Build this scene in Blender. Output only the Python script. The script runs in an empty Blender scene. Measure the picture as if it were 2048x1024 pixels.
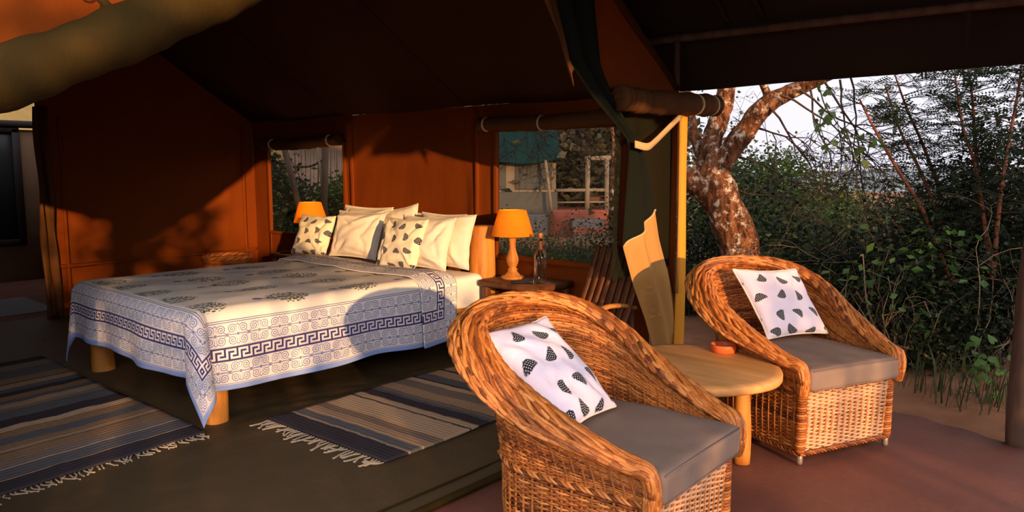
import bpy, math, random
import numpy as np
from mathutils import Vector, Matrix, Euler

# ------------------------------------------------------------------ camera, world, sun, exposure
scene = bpy.context.scene
COL = scene.collection
F_PX, CXP, CYP, CAM_H = 1500.0, 1024.0, 512.0, 1.5
YAW, PITCH = math.radians(41.5), math.atan(177 / 1500.0)
cam_d = bpy.data.cameras.new('camera')
cam_d.sensor_width = 36.0
cam_d.lens = 36.0 * F_PX / 2048.0
cam_d.clip_start, cam_d.clip_end = 0.05, 9000
cam = bpy.data.objects.new('camera', cam_d)
COL.objects.link(cam)
cam.location = (0, 0, CAM_H)
cam.rotation_euler = (math.pi / 2 - PITCH, 0, YAW - math.pi / 2)
scene.camera = cam

SUN_AZ, SUN_EL = math.radians(64.0), math.radians(8.0)   # direction the light travels
sun_d = bpy.data.lights.new('sun', 'SUN')
sun_d.energy = 4.5
sun_d.color = (1.0, 0.56, 0.24)
sun_d.angle = math.radians(0.6)
sun = bpy.data.objects.new('sun', sun_d)
COL.objects.link(sun)
sun.location = (-10, -20, 6)
sv = Vector((math.cos(SUN_AZ) * math.cos(SUN_EL), math.sin(SUN_AZ) * math.cos(SUN_EL), -math.sin(SUN_EL)))
sun.rotation_euler = sv.to_track_quat('-Z', 'Y').to_euler()

world = bpy.data.worlds.new('evening_sky')
scene.world = world
world.use_nodes = True
wn = world.node_tree
wn.nodes.clear()
w_out = wn.nodes.new('ShaderNodeOutputWorld')
w_bg = wn.nodes.new('ShaderNodeBackground')
w_tc = wn.nodes.new('ShaderNodeTexCoord')
w_sep = wn.nodes.new('ShaderNodeSeparateXYZ')
w_rmp = wn.nodes.new('ShaderNodeValToRGB')
w_rmp.color_ramp.elements[0].position = 0.0
w_rmp.color_ramp.elements[0].color = (0.74, 0.72, 0.84, 1)
w_rmp.color_ramp.elements[1].position = 1.0
w_rmp.color_ramp.elements[1].color = (0.52, 0.50, 0.62, 1)
e = w_rmp.color_ramp.elements.new(0.22)
e.color = (0.78, 0.76, 0.82, 1)
wn.links.new(w_tc.outputs['Generated'], w_sep.inputs[0])
wn.links.new(w_sep.outputs['Z'], w_rmp.inputs[0])
wn.links.new(w_rmp.outputs[0], w_bg.inputs['Color'])
# a clear evening sky is brighter towards the low sun: smooth falloff with the angle from it
w_dot = wn.nodes.new('ShaderNodeVectorMath'); w_dot.operation = 'DOT_PRODUCT'
wn.links.new(w_tc.outputs['Generated'], w_dot.inputs[0]); w_dot.inputs[1].default_value = tuple(-sv)
w_a = wn.nodes.new('ShaderNodeMath'); w_a.operation = 'MULTIPLY_ADD'; w_a.inputs[1].default_value = .5; w_a.inputs[2].default_value = .5
wn.links.new(w_dot.outputs['Value'], w_a.inputs[0])
w_p = wn.nodes.new('ShaderNodeMath'); w_p.operation = 'POWER'; w_p.inputs[1].default_value = 3.0
wn.links.new(w_a.outputs[0], w_p.inputs[0])
w_s = wn.nodes.new('ShaderNodeMath'); w_s.operation = 'MULTIPLY_ADD'; w_s.inputs[1].default_value = 3.8; w_s.inputs[2].default_value = 0.92
wn.links.new(w_p.outputs[0], w_s.inputs[0]); wn.links.new(w_s.outputs[0], w_bg.inputs['Strength'])
wn.links.new(w_bg.outputs[0], w_out.inputs['Surface'])

scene.view_settings.view_transform = 'Standard'
scene.view_settings.look = 'None'
scene.view_settings.gamma = 1.0
scene.view_settings.exposure = 0.5
scene.view_settings.use_curve_mapping = False
scene.cycles.max_bounces = 8
scene.cycles.diffuse_bounces = 4
scene.cycles.transparent_max_bounces = 24
scene.cycles.sample_clamp_indirect = 6.0

rng = np.random.default_rng(7)
random.seed(7)

# ------------------------------------------------------------------ helpers
_fw = np.array([math.cos(YAW) * math.cos(PITCH), math.sin(YAW) * math.cos(PITCH), -math.sin(PITCH)])
_rt = np.array([math.sin(YAW), -math.cos(YAW), 0.0])
_up = np.cross(_rt, _fw)
CAMP = np.array([0, 0, CAM_H])


def at(px, py, depth):
    """World point seen at a photograph pixel, at a measured distance along the view axis."""
    d = _fw + _rt * (px - CXP) / F_PX - _up * (py - CYP) / F_PX
    return CAMP + d * depth


def tag(o, label=None, cat=None, group=None, kind=None):
    if label: o['label'] = label
    if cat: o['category'] = cat
    if group: o['group'] = group
    if kind: o['kind'] = kind
    return o


def empty(name, loc=(0, 0, 0), rz=0.0, parent=None):
    o = bpy.data.objects.new(name, None)
    o.empty_display_size = 0.1
    COL.objects.link(o)
    o.location = loc
    o.rotation_euler = (0, 0, rz)
    if parent: o.parent = parent
    return o


def link(name, me, parent=None, loc=None, rot=None):
    o = bpy.data.objects.new(name, me)
    COL.objects.link(o)
    if parent: o.parent = parent
    if loc is not None: o.location = loc
    if rot is not None: o.rotation_euler = rot
    return o


class MB:
    """collects verts / faces / uvs and makes one mesh"""
    def __init__(self):
        self.v, self.f, self.uv, self.n = [], [], [], 0

    def add(self, verts, faces, uv=None):
        verts = np.asarray(verts, float).reshape(-1, 3)
        self.v.append(verts)
        for fa in faces:
            self.f.append(np.asarray(fa, int) + self.n if isinstance(fa, np.ndarray) else [tuple(int(i) + self.n for i in q) for q in fa])
        self.uv.append(np.zeros((len(verts), 2)) if uv is None else np.asarray(uv, float).reshape(-1, 2))
        self.n += len(verts)
        return self

    def mesh(self, name, mat, smooth=True):
        V = np.concatenate(self.v)
        UV = np.concatenate(self.uv)
        loops, sizes = [], []
        for fa in self.f:
            if isinstance(fa, np.ndarray):
                loops.append(fa.ravel()); sizes.append(np.full(len(fa), fa.shape[1]))
            else:
                for q in fa:
                    loops.append(np.array(q)); sizes.append(np.array([len(q)]))
        loops = np.concatenate(loops).astype(np.int32)
        sizes = np.concatenate(sizes).astype(np.int32)
        starts = np.concatenate([[0], np.cumsum(sizes)[:-1]]).astype(np.int32)
        me = bpy.data.meshes.new(name)
        me.vertices.add(len(V)); me.loops.add(len(loops)); me.polygons.add(len(sizes))
        me.vertices.foreach_set('co', V.astype(np.float32).ravel())
        me.loops.foreach_set('vertex_index', loops)
        me.polygons.foreach_set('loop_start', starts)
        me.polygons.foreach_set('loop_total', sizes)
        me.polygons.foreach_set('use_smooth', np.full(len(sizes), bool(smooth)))
        uvl = me.uv_layers.new(name='UVMap')
        uvl.data.foreach_set('uv', UV[loops].astype(np.float32).ravel())
        me.update(calc_edges=True)
        me.validate()
        if mat: me.materials.append(mat)
        return me

    def build(self, name, mat, parent=None, smooth=True, loc=None, rot=None):
        return link(name, self.mesh(name, mat, smooth), parent, loc, rot)


def quads(nu, nv, closed_u=False, closed_v=False):
    iu = np.arange(nu if closed_u else nu - 1)
    iv = np.arange(nv if closed_v else nv - 1)
    a, b = np.meshgrid(iu, iv, indexing='ij')
    a, b = a.ravel(), b.ravel()
    a1, b1 = (a + 1) % nu, (b + 1) % nv
    return np.stack([a * nv + b, a1 * nv + b, a1 * nv + b1, a * nv + b1], 1)


def grid(mb, P, uv=None, closed_u=False, closed_v=False, flip=False, keep=None):
    """P (nu,nv,3)"""
    nu, nv = P.shape[:2]
    q = quads(nu, nv, closed_u, closed_v)
    if keep is not None: q = q[keep.ravel()]
    if flip: q = q[:, ::-1]
    mb.add(P.reshape(-1, 3), [np.ascontiguousarray(q)], None if uv is None else uv.reshape(-1, 2))
    return mb


def solid_grid(mb, P, thick, uv=None):
    """sheet with thickness: offsets along its own normals and closes the rim"""
    nu, nv = P.shape[:2]
    du = np.gradient(P, axis=0); dv = np.gradient(P, axis=1)
    N = np.cross(du, dv); N /= np.linalg.norm(N, axis=2, keepdims=True) + 1e-12
    A, B = P + N * thick / 2, P - N * thick / 2
    base = mb.n
    grid(mb, A, uv); grid(mb, B, uv, flip=True)
    n = nu * nv
    ring = [(i, 0) for i in range(nu)] + [(nu - 1, j) for j in range(1, nv)] + [(i, nv - 1) for i in range(nu - 2, -1, -1)] + [(0, j) for j in range(nv - 2, 0, -1)]
    idx = np.array([i * nv + j for i, j in ring])
    nx = np.roll(idx, -1)
    q = np.stack([nx, idx, idx + n, nx + n], 1) + base
    mb.f.append(q)
    return mb


def tube(mb, pts, r, sides=8, cap=True, nrm=None, flat=1.0, vlen=1.0):
    pts = np.asarray(pts, float); n = len(pts)
    r = np.broadcast_to(np.asarray(r, float), (n,))
    T = np.gradient(pts, axis=0); T /= np.linalg.norm(T, axis=1, keepdims=True) + 1e-12
    if nrm is None:
        ref = np.array([0, 0, 1.0]) if abs(T[0][2]) < 0.9 else np.array([1.0, 0, 0])
        A = np.zeros((n, 3)); a = ref - T[0] * (ref @ T[0]); a /= np.linalg.norm(a)
        for i in range(n):
            a = a - T[i] * (a @ T[i]); a /= np.linalg.norm(a) + 1e-12
            A[i] = a
    else:
        A = np.asarray(nrm, float); A = A - T * np.sum(A * T, 1, keepdims=True)
        A /= np.linalg.norm(A, axis=1, keepdims=True) + 1e-12
    B = np.cross(T, A)
    th = np.arange(sides) * 2 * math.pi / sides
    P = pts[:, None] + (A[:, None] * np.cos(th)[None, :, None] * flat + B[:, None] * np.sin(th)[None, :, None]) * r[:, None, None]
    L = np.concatenate([[0], np.cumsum(np.linalg.norm(np.diff(pts, axis=0), axis=1))]) * vlen
    uv = np.stack(np.broadcast_arrays(L[:, None], (th / (2 * math.pi))[None, :]), -1)
    base = mb.n
    grid(mb, P, uv, closed_v=True)
    if cap:
        mb.f.append([tuple(base + i for i in range(sides))[::1], tuple(base + (n - 1) * sides + i for i in range(sides))[::-1]])
    return mb


def curve_pts(pts, n):
    """Catmull-Rom through pts"""
    P = np.asarray(pts, float)
    if len(P) == 2: return P[0] + (P[1] - P[0]) * np.linspace(0, 1, n)[:, None]
    Q = np.vstack([2 * P[0] - P[1], P, 2 * P[-1] - P[-2]])
    t = np.linspace(0, len(P) - 1 - 1e-9, n); i = t.astype(int); f = (t - i)[:, None]
    a, b, c, d = Q[i], Q[i + 1], Q[i + 2], Q[i + 3]
    return 0.5 * (2 * b + (c - a) * f + (2 * a - 5 * b + 4 * c - d) * f ** 2 + (3 * b - a - 3 * c + d) * f ** 3)


def lathe(mb, prof, seg=24, center=(0, 0, 0)):
    prof = np.asarray(prof, float)
    th = np.arange(seg) * 2 * math.pi / seg
    P = np.stack([prof[:, 0][:, None] * np.cos(th), prof[:, 0][:, None] * np.sin(th), np.broadcast_to(prof[:, 1][:, None], (len(prof), seg))], -1) + np.array(center)
    uv = np.stack(np.broadcast_arrays((th / 6.283)[None, :], prof[:, 1][:, None]), -1)
    grid(mb, P, uv, closed_v=True, flip=True)
    return mb


def box(mb, c, s, bev=0.006, R=None):
    """bevelled box: centre c, full size s, optional 3x3 rotation"""
    hx, hy, hz = np.array(s) / 2.0
    b = min(bev, hx * .49, hy * .49, hz * .49)
    vs, idx = [], {}
    for sx in (-1, 1):
        for sy in (-1, 1):
            for sz in (-1, 1):
                for k in range(3):
                    p = np.array([sx * hx, sy * hy, sz * hz]); ins = np.array([sx, sy, sz]) * b; ins[k] = 0
                    p = p - ins
                    idx[(sx, sy, sz, k)] = len(vs); vs.append(p)
    fs = []
    def face(ids):
        pts = np.array([vs[i] for i in ids]); cen = pts.mean(0)
        nn = np.cross(pts[1] - pts[0], pts[2] - pts[0])
        fs.append(tuple(ids) if nn @ cen > 0 else tuple(ids)[::-1])
    for k in range(3):
        o = [i for i in range(3) if i != k]
        for s0 in (-1, 1):
            ring = []
            for a, c2 in ((-1, -1), (1, -1), (1, 1), (-1, 1)):
                q = [0, 0, 0]; q[k] = s0; q[o[0]] = a; q[o[1]] = c2
                ring.append(idx[(*q, k)])
            face(ring)
    for k in range(3):
        o = [i for i in range(3) if i != k]
        for a in (-1, 1):
            for c2 in (-1, 1):
                q0 = [0, 0, 0]; q0[o[0]] = a; q0[o[1]] = c2; q1 = list(q0); q0[k] = -1; q1[k] = 1
                face([idx[(*q0, o[0])], idx[(*q1, o[0])], idx[(*q1, o[1])], idx[(*q0, o[1])]])
    for sx in (-1, 1):
        for sy in (-1, 1):
            for sz in (-1, 1):
                face([idx[(sx, sy, sz, 0)], idx[(sx, sy, sz, 1)], idx[(sx, sy, sz, 2)]])
    V = np.array(vs)
    uv = V[:, :2].copy()
    if R is not None: V = V @ np.asarray(R).T
    mb.add(V + np.array(c), [fs], uv)
    return mb


def rotz(a):
    return np.array([[math.cos(a), -math.sin(a), 0], [math.sin(a), math.cos(a), 0], [0, 0, 1.0]])


def vnoise(P, scale=1.0, seed=0):
    """cheap smooth 3-D noise, about -1..1"""
    r = np.random.default_rng(seed)
    out = np.zeros(P.shape[:-1])
    for k in range(7):
        w = r.normal(size=3) * scale * (1 + .35 * k); ph = r.uniform(0, 6.28)
        out += np.sin(P @ w + ph) / (1 + .3 * k)
    return out / 3.2


# ------------------------------------------------------------------ node maths for procedural materials
class NT:
    """one material's node tree with a little expression language"""
    def __init__(self, name):
        self.m = bpy.data.materials.new(name)
        self.m.use_nodes = True
        self.t = self.m.node_tree
        self.t.nodes.clear()
        self.out = self.t.nodes.new('ShaderNodeOutputMaterial')

    def node(self, kind, **kw):
        n = self.t.nodes.new(kind)
        for k, v in kw.items(): setattr(n, k, v)
        return n

    def put(self, sock, v):
        if isinstance(v, X_): v = v.s
        if isinstance(v, bpy.types.NodeSocket): self.t.links.new(v, sock)
        elif isinstance(v, (tuple, list)) and sock.type == 'RGBA' and len(v) == 3: sock.default_value = (*v, 1)
        else: sock.default_value = v

    def math(self, op, a, b=None, c=None):
        n = self.node('ShaderNodeMath', operation=op)
        self.put(n.inputs[0], a)
        if b is not None: self.put(n.inputs[1], b)
        if c is not None: self.put(n.inputs[2], c)
        return X_(self, n.outputs[0])

    def uv(self):
        n = self.node('ShaderNodeTexCoord'); s = self.node('ShaderNodeSeparateXYZ')
        self.t.links.new(n.outputs['UV'], s.inputs[0])
        return X_(self, s.outputs[0]), X_(self, s.outputs[1]), n.outputs['UV']

    def obj(self):
        return self.node('ShaderNodeTexCoord').outputs['Object']

    def scaled(self, vec, s):
        n = self.node('ShaderNodeMapping'); self.t.links.new(vec, n.inputs['Vector'])
        n.inputs['Scale'].default_value = s if isinstance(s, tuple) else (s, s, s)
        return n.outputs[0]

    def vec(self, x, y, z=0.0):
        n = self.node('ShaderNodeCombineXYZ')
        for i, v in enumerate((x, y, z)): self.put(n.inputs[i], v)
        return n.outputs[0]

    def noise(self, vec, scale, detail=4, rough=.55, color=False):
        n = self.node('ShaderNodeTexNoise')
        n.inputs['Scale'].default_value = scale; n.inputs['Detail'].default_value = detail; n.inputs['Roughness'].default_value = rough
        self.t.links.new(vec, n.inputs['Vector'])
        return n.outputs['Color'] if color else X_(self, n.outputs[0])

    def voronoi(self, vec, scale, feature='F1', out='Distance'):
        n = self.node('ShaderNodeTexVoronoi', feature=feature)
        n.inputs['Scale'].default_value = scale
        self.t.links.new(vec, n.inputs['Vector'])
        return X_(self, n.outputs[out]) if out == 'Distance' else n.outputs[out]

    def white(self, vec):
        n = self.node('ShaderNodeTexWhiteNoise'); n.noise_dimensions = '3D'
        self.t.links.new(vec, n.inputs[0])
        s = self.node('ShaderNodeSeparateColor'); self.t.links.new(n.outputs['Color'], s.inputs[0])
        return [X_(self, s.outputs[i]) for i in range(3)]

    def ramp(self, fac, stops, const=False):
        n = self.node('ShaderNodeValToRGB'); cr = n.color_ramp
        if const: cr.interpolation = 'CONSTANT'
        while len(cr.elements) > 1: cr.elements.remove(cr.elements[-1])
        cr.elements[0].position = stops[0][0]; cr.elements[0].color = (*stops[0][1], 1)
        for p, c in stops[1:]:
            e = cr.elements.new(p); e.color = (*c, 1)
        self.put(n.inputs[0], fac)
        return n.outputs[0]

    def mix(self, fac, a, b, blend='MIX'):
        n = self.node('ShaderNodeMix', data_type='RGBA', blend_type=blend)
        self.put(n.inputs['Factor'], fac)
        ins = [s for s in n.inputs if s.type == 'RGBA']
        self.put(ins[0], a); self.put(ins[1], b)
        return [s for s in n.outputs if s.type == 'RGBA'][0]

    def bump(self, h, strength=.3, dist=.01, normal=None):
        n = self.node('ShaderNodeBump')
        n.inputs['Strength'].default_value = strength; n.inputs['Distance'].default_value = dist
        self.put(n.inputs['Height'], h)
        if normal is not None: self.t.links.new(normal, n.inputs['Normal'])
        return n.outputs[0]

    def bsdf(self, color, rough=.8, bump=None, spec=.2, **kw):
        n = self.node('ShaderNodeBsdfPrincipled')
        self.put(n.inputs['Base Color'], color); self.put(n.inputs['Roughness'], rough)
        n.inputs['Specular IOR Level'].default_value = spec
        if bump is not None: self.t.links.new(bump, n.inputs['Normal'])
        for k, v in kw.items(): self.put(n.inputs[k], v)
        return n.outputs[0]

    def done(self, shader):
        self.t.links.new(shader, self.out.inputs['Surface'])
        return self.m

    def addtrans(self, shader, color, fac):
        tr = self.node('ShaderNodeBsdfTranslucent'); self.put(tr.inputs[0], color)
        mx = self.node('ShaderNodeMixShader'); mx.inputs[0].default_value = fac
        self.t.links.new(shader, mx.inputs[1]); self.t.links.new(tr.outputs[0], mx.inputs[2])
        return mx.outputs[0]


class X_:
    def __init__(self, nt, s): self.nt, self.s = nt, s
    def _m(self, op, b=None, c=None): return self.nt.math(op, self, b, c)
    def __add__(self, o): return self._m('ADD', o)
    __radd__ = __add__
    def __sub__(self, o): return self._m('SUBTRACT', o)
    def __rsub__(self, o): return self.nt.math('SUBTRACT', o, self)
    def __mul__(self, o): return self._m('MULTIPLY', o)
    __rmul__ = __mul__
    def __truediv__(self, o): return self._m('DIVIDE', o)
    def __gt__(self, o): return self._m('GREATER_THAN', o)
    def __lt__(self, o): return self._m('LESS_THAN', o)
    def frac(self): return self._m('FRACT')
    def floor(self): return self._m('FLOOR')
    def abs(self): return self._m('ABSOLUTE')
    def sqrt(self): return self._m('SQRT')
    def sin(self): return self._m('SINE')
    def cos(self): return self._m('COSINE')
    def min(self, o): return self._m('MINIMUM', o)
    def max(self, o): return self._m('MAXIMUM', o)
    def inside(self, a, b): return (self > a) * (self < b)


# ------------------------------------------------------------------ materials
def canvas(name, col, weave=900.0, wrinkle=.5, trans=0.0, var=.25, rough=.9):
    n = NT(name); o = n.obj()
    big = n.noise(o, 1.6, 5, .6); fine = n.noise(n.scaled(o, (1, 1, 1)), 260, 2)
    c = n.mix(big, tuple(x * (1 - var) for x in col), tuple(min(1, x * (1 + var)) for x in col))
    c = n.mix(fine * .35, c, tuple(x * .45 for x in col))
    cre = n.noise(n.scaled(o, (1, 1, .35)), 5.5, 4, .6)
    h = cre * wrinkle + fine * .05
    s = n.bsdf(c, rough, n.bump(h, .6, .03), .1)
    if trans: s = n.addtrans(s, col, trans)
    return n.done(s)


def wood(name, dark, light, scale=6.0, axis=(1, 1, .12), rough=.55, spec=.3):
    n = NT(name); o = n.obj()
    v = n.scaled(o, axis)
    g = n.noise(v, scale * 3, 6, .65); w = n.noise(v, scale * 14, 3, .6)
    c = n.ramp(g, [(.3, dark), (.62, light)])
    c = n.mix(w * .5, c, tuple(x * .6 for x in dark))
    return n.done(n.bsdf(c, rough, n.bump(g * .6 + w * .4, .35, .01), spec))


def plain(name, col, rough=.8, spec=.2, var=.15, nscale=30, bump=.15, metal=0.0):
    n = NT(name); o = n.obj(); g = n.noise(o, nscale, 4, .6)
    c = n.mix(g, tuple(x * (1 - var) for x in col), tuple(min(1, x * (1 + var)) for x in col))
    return n.done(n.bsdf(c, rough, n.bump(g, bump, .005), spec, Metallic=metal))


def leafmat(name, cols, trans=.35):
    n = NT(name)
    g = n.node('ShaderNodeNewGeometry')
    k = len(cols)
    c = n.ramp(X_(n, g.outputs['Random Per Island']), [(i / max(1, k - 1) if k > 1 else 0, q) for i, q in enumerate(cols)])
    s = n.bsdf(c, .6, None, .25)
    return n.done(n.addtrans(s, c, trans))


def fabric(name, col, wr=.35, scale=9.0, fine=1400, var=.05, rough=.9):
    n = NT(name); o = n.obj()
    g = n.noise(o, scale, 5, .6); ff = n.noise(o, fine, 1)
    c = n.mix(g, tuple(x * (1 - var) for x in col), tuple(min(1, x * (1 + var)) for x in col))
    return n.done(n.bsdf(c, rough, n.bump(g * wr + ff * .02, .5, .03), .15))


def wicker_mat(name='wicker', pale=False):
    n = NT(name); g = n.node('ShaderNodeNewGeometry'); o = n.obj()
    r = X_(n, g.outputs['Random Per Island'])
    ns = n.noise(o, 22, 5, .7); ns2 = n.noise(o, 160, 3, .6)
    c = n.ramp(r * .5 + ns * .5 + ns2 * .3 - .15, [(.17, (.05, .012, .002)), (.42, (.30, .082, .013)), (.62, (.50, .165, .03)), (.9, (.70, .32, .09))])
    if pale: c = n.mix(.72, c, (.62, .38, .22))  # front panel weave blended towards a paler tan than the sides
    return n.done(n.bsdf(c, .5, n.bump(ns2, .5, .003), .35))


def feather_mat(name, base, seed, cells=(3.3, 3.8)):
    n = NT(name); u, v, uvv = n.uv(); o = n.obj()
    vv = v * cells[1] + .35
    row = vv.floor()
    uu = u * cells[0] + (row * .5).frac() + .15
    col = uu.floor()
    r1, r2, r3 = n.white(n.vec(col + seed, row + seed * 2.3, seed))
    p = uu.frac() - .5 + (r1 - .5) * .22
    q = vv.frac() - .5 + (r2 - .5) * .22
    a = r3 * 6.283
    ca, sa = a.cos(), a.sin()
    x = (p * ca + q * sa) * 2.9
    y = (q * ca - p * sa) * 2.9
    y = y + x * x * .55 - .18
    rag = n.noise(n.vec(x * 1.2, y * 9.0, seed), 4.0, 2)
    body = (x * x * .95 + y * y * 2.3) + (rag - .5) * .8
    m = body < .62
    fluff = ((x + .62) * (x + .62) * 7.0 + (y - .12) * (y - .12) * 12.0 + (rag - .5) * 2.6) < .7
    fx, fy = (x * 4.2 + y * 1.0).frac() - .5, (y * 5.2).frac() - .5
    dots = ((fx * fx + fy * fy) < .055) * (body < .5)
    c = n.mix(fluff, base, (.10, .09, .09))
    c = n.mix(m, c, (.016, .015, .017))
    c = n.mix(m * dots, c, (.62, .6, .58))
    g = n.noise(o, 8, 5, .6)
    return n.done(n.bsdf(c, .85, n.bump(g, .45, .03), .15))


SPREAD_LX, SPREAD_LY = 2.75, 2.895   # flat cloth, metres; u from the foot hem, v from the near hem


def spread_mat(name, strip=False):
    n = NT(name); u, v, uvv = n.uv(); o = n.obj()
    if strip:
        d1 = v; d2 = u; far = SPREAD_LY - v
    else:
        d1 = u; d2 = v; far = SPREAD_LY - v
    dv = v.min(far)
    d = u.min(dv)
    onu = u < dv                       # nearest hem is the u hem -> run along v
    along = onu * v + (1.0 - onu) * u
    cream = (.80, .72, .62); navy = (.055, .045, .16); blue = (.10, .11, .32); band = (.27, .36, .66)
    fade = n.noise(o, 30, 4, .7)
    # greek key
    e0, e1 = .185, .245
    gy = (d - e0) * (5.0 / (e1 - e0)); gx = (along / .078).frac() * 6.0
    def rect(x0, x1, y0, y1): return gx.inside(x0, x1) * gy.inside(y0, y1)
    key = rect(-.1, 1, 0, 5)
    for r in ((0, 5, 4, 5), (4, 5, 2, 5), (2, 5, 2, 3), (2, 3, 0, 3), (2, 6.1, 0, 1)): key = key.max(rect(*r))
    inkey = d.inside(e0 - .011, e1 + .011)
    # spirals, two rows in each of two bands
    def swirl(b0):
        q = (d - b0) / .065
        cell = (along / .07)
        par = (cell * .5).frac() > .5
        p = cell.frac() - .5
        p = p * (1.0 - par * 2.0)
        rowp = q > 1.0
        qq = q.frac() - .5
        qq = qq * (1.0 - rowp * 2.0)
        r = (p * p + qq * qq).sqrt()
        th = n.math('ARCTAN2', qq, p) / 6.2832
        ln = ((r * 5.2 - th).frac() < .40) * (r < .43)
        stem = ((qq + p * .9 - .05).abs() < .05) * (r > .36)
        bar = ((q - 1.0).abs() < .05) * ((p.abs()) < .34)
        dotc = (((q - 1.0) * (q - 1.0) + (p.abs() - .5) * (p.abs() - .5)) < .02)
        m = ln.max(stem).max(bar).max(dotc)
        return m * q.inside(0.03, 1.97)
    sw = swirl(.042).max(swirl(.262))
    lines = d.inside(.036, .039).max(d.inside(.172, .1735)).max(d.inside(.258, .2595)).max(d.inside(.396, .4)).max(d.inside(.407, .411))
    inb = d < .4
    # tree motifs
    mx = ((u - .23) / .56).frac() * .56 - .2
    my = ((v - .38) / .40).frac() * .40 - .20
    crown = (mx - .06) * (mx - .06) * 44.0 + my * my * 74.0
    lv = n.voronoi(n.scaled(uvv, (1.0, 1.6, 1)), 46)
    lv2 = n.voronoi(n.scaled(uvv, (1.6, 1.0, 1)), 60)
    leaf = (lv < .46).max(lv2 < .34) * (crown + lv * .5 < 1.1)
    flo = (n.voronoi(uvv, 26) < .24) * (crown < .9)
    trunk = ((my + mx * .12).abs() < .006) * mx.inside(-.15, .02)
    foot = (((mx + .14) * (mx + .14) * 700.0 + (my - .02) * (my - .02) * 900.0 + lv * .6) < 1.0)
    mid = d > .43
    c = n.mix(inb * .35, cream, (.68, .68, .72))
    c = n.mix(leaf.max(trunk) * mid, c, (.055, .085, .03))
    c = n.mix(flo.max(foot) * mid, c, (.16, .19, .42))
    c = n.mix(sw * (fade * .5 + .55).min(1.0), c, blue)
    c = n.mix(lines, c, (.10, .09, .26))
    c = n.mix(inkey, c, navy)
    c = n.mix(key * d.inside(e0, e1), c, (.74, .68, .62))
    c = n.mix(d < .032, c, band)
    wr = n.noise(o, 5.5, 5, .6); ff = n.noise(o, 900, 1)
    return n.done(n.bsdf(c, .9, n.bump(wr * .4 + ff * .02, .5, .03), .1))


def rug_mat(name, stops, seed):
    n = NT(name); u, v, uvv = n.uv()
    w = n.noise(n.scaled(uvv, (40, 4, 1)), 2.0, 3)
    wob = n.noise(n.scaled(uvv, (2, 5, 1)), 1.5, 3)
    base = n.ramp(u + (wob - .5) * .018 + (w - .5) * .008, stops, True)
    g = n.noise(n.scaled(uvv, (500, 120, 1)), 1.0, 3, .7)
    mot = n.noise(n.scaled(uvv, (14, 60, 1)), 1.0, 4, .7)
    c = n.mix(mot * .4, base, (.03, .025, .02))
    c = n.mix(g * .25, c, (.30, .22, .15))
    ridge = (u * 420.0).sin() * .5 + g
    return n.done(n.bsdf(c, .95, n.bump(ridge, .6, .004), .05))


M = {}
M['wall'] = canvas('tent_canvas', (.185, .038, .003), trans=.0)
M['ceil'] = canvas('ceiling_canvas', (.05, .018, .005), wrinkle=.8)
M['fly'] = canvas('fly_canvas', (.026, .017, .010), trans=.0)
M['tan'] = canvas('tan_canvas', (.50, .255, .075), wrinkle=.25)
M['tan_sunlit'] = canvas('sunlit_tan_canvas', (.82, .33, .03), wrinkle=.15)  # tan canvas with the warm sunlight on the corner flap put into its colour
M['tan_dark'] = canvas('brown_canvas', (.10, .04, .012), wrinkle=.5)
M['olive'] = canvas('olive_canvas', (.042, .024, .004), wrinkle=.8)
M['green'] = canvas('green_canvas', (.008, .010, .006), wrinkle=.25)
M['floor'] = canvas('groundsheet', (.095, .062, .028), wrinkle=.7, rough=.6)
M['strap'] = canvas('webbing', (.62, .42, .2), wrinkle=.05)
M['cord'] = plain('cord', (.55, .42, .28))
M['wood'] = wood('honey_wood', (.32, .10, .014), (.60, .26, .05))
M['wood_dark'] = wood('dark_wood', (.06, .018, .005), (.17, .055, .014))
M['log'] = wood('peeled_log', (.34, .10, .012), (.68, .29, .05), 4)
M['table'] = wood('table_wood', (.52, .21, .045), (.78, .40, .13), 3, (1, .12, 1))
M['pole'] = wood('pole_wood', (.045, .022, .012), (.12, .06, .03), 5, rough=.8)
M['wicker'] = wicker_mat(); M['wicker_pale'] = wicker_mat('pale_front_wicker', True)
M['white'] = fabric('white_cotton', (.76, .66, .52), .55, 7)
M['sheet'] = fabric('white_sheet', (.80, .76, .70), .7, 10)
M['seat'] = fabric('grey_seat_fabric', (.205, .14, .105), .12, 7, 420, .22)
M['feather_pink'] = feather_mat('feather_print_pink', (.80, .68, .74), 3.0)
M['feather_cream'] = feather_mat('feather_print_cream', (.76, .66, .47), 9.0)
M['spread'] = spread_mat('block_print_bedspread')
M['terracotta'] = plain('terracotta', (.62, .12, .03), .45, .4, .1)
M['black'] = plain('black_plastic', (.012, .012, .016), .5)
M['darkframe'] = plain('dark_frame', (.02, .013, .01), .6)
M['metal'] = plain('worn_metal', (.25, .2, .15), .5, .4, metal=.6)
M['stake'] = plain('reed', (.34, .11, .02))
M['net'] = None


def net_mat(name, col, fac):
    n = NT(name)
    d = n.bsdf(col, .9, None, .05)
    t = n.node('ShaderNodeBsdfTransparent')
    mx = n.node('ShaderNodeMixShader'); mx.inputs[0].default_value = fac
    n.t.links.new(t.outputs[0], mx.inputs[1]); n.t.links.new(d, mx.inputs[2])
    return n.done(mx.outputs[0])


M['net'] = net_mat('insect_net', (.012, .016, .013), .55)
M['net_green'] = net_mat('green_net', (.012, .013, .006), .78)


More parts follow.
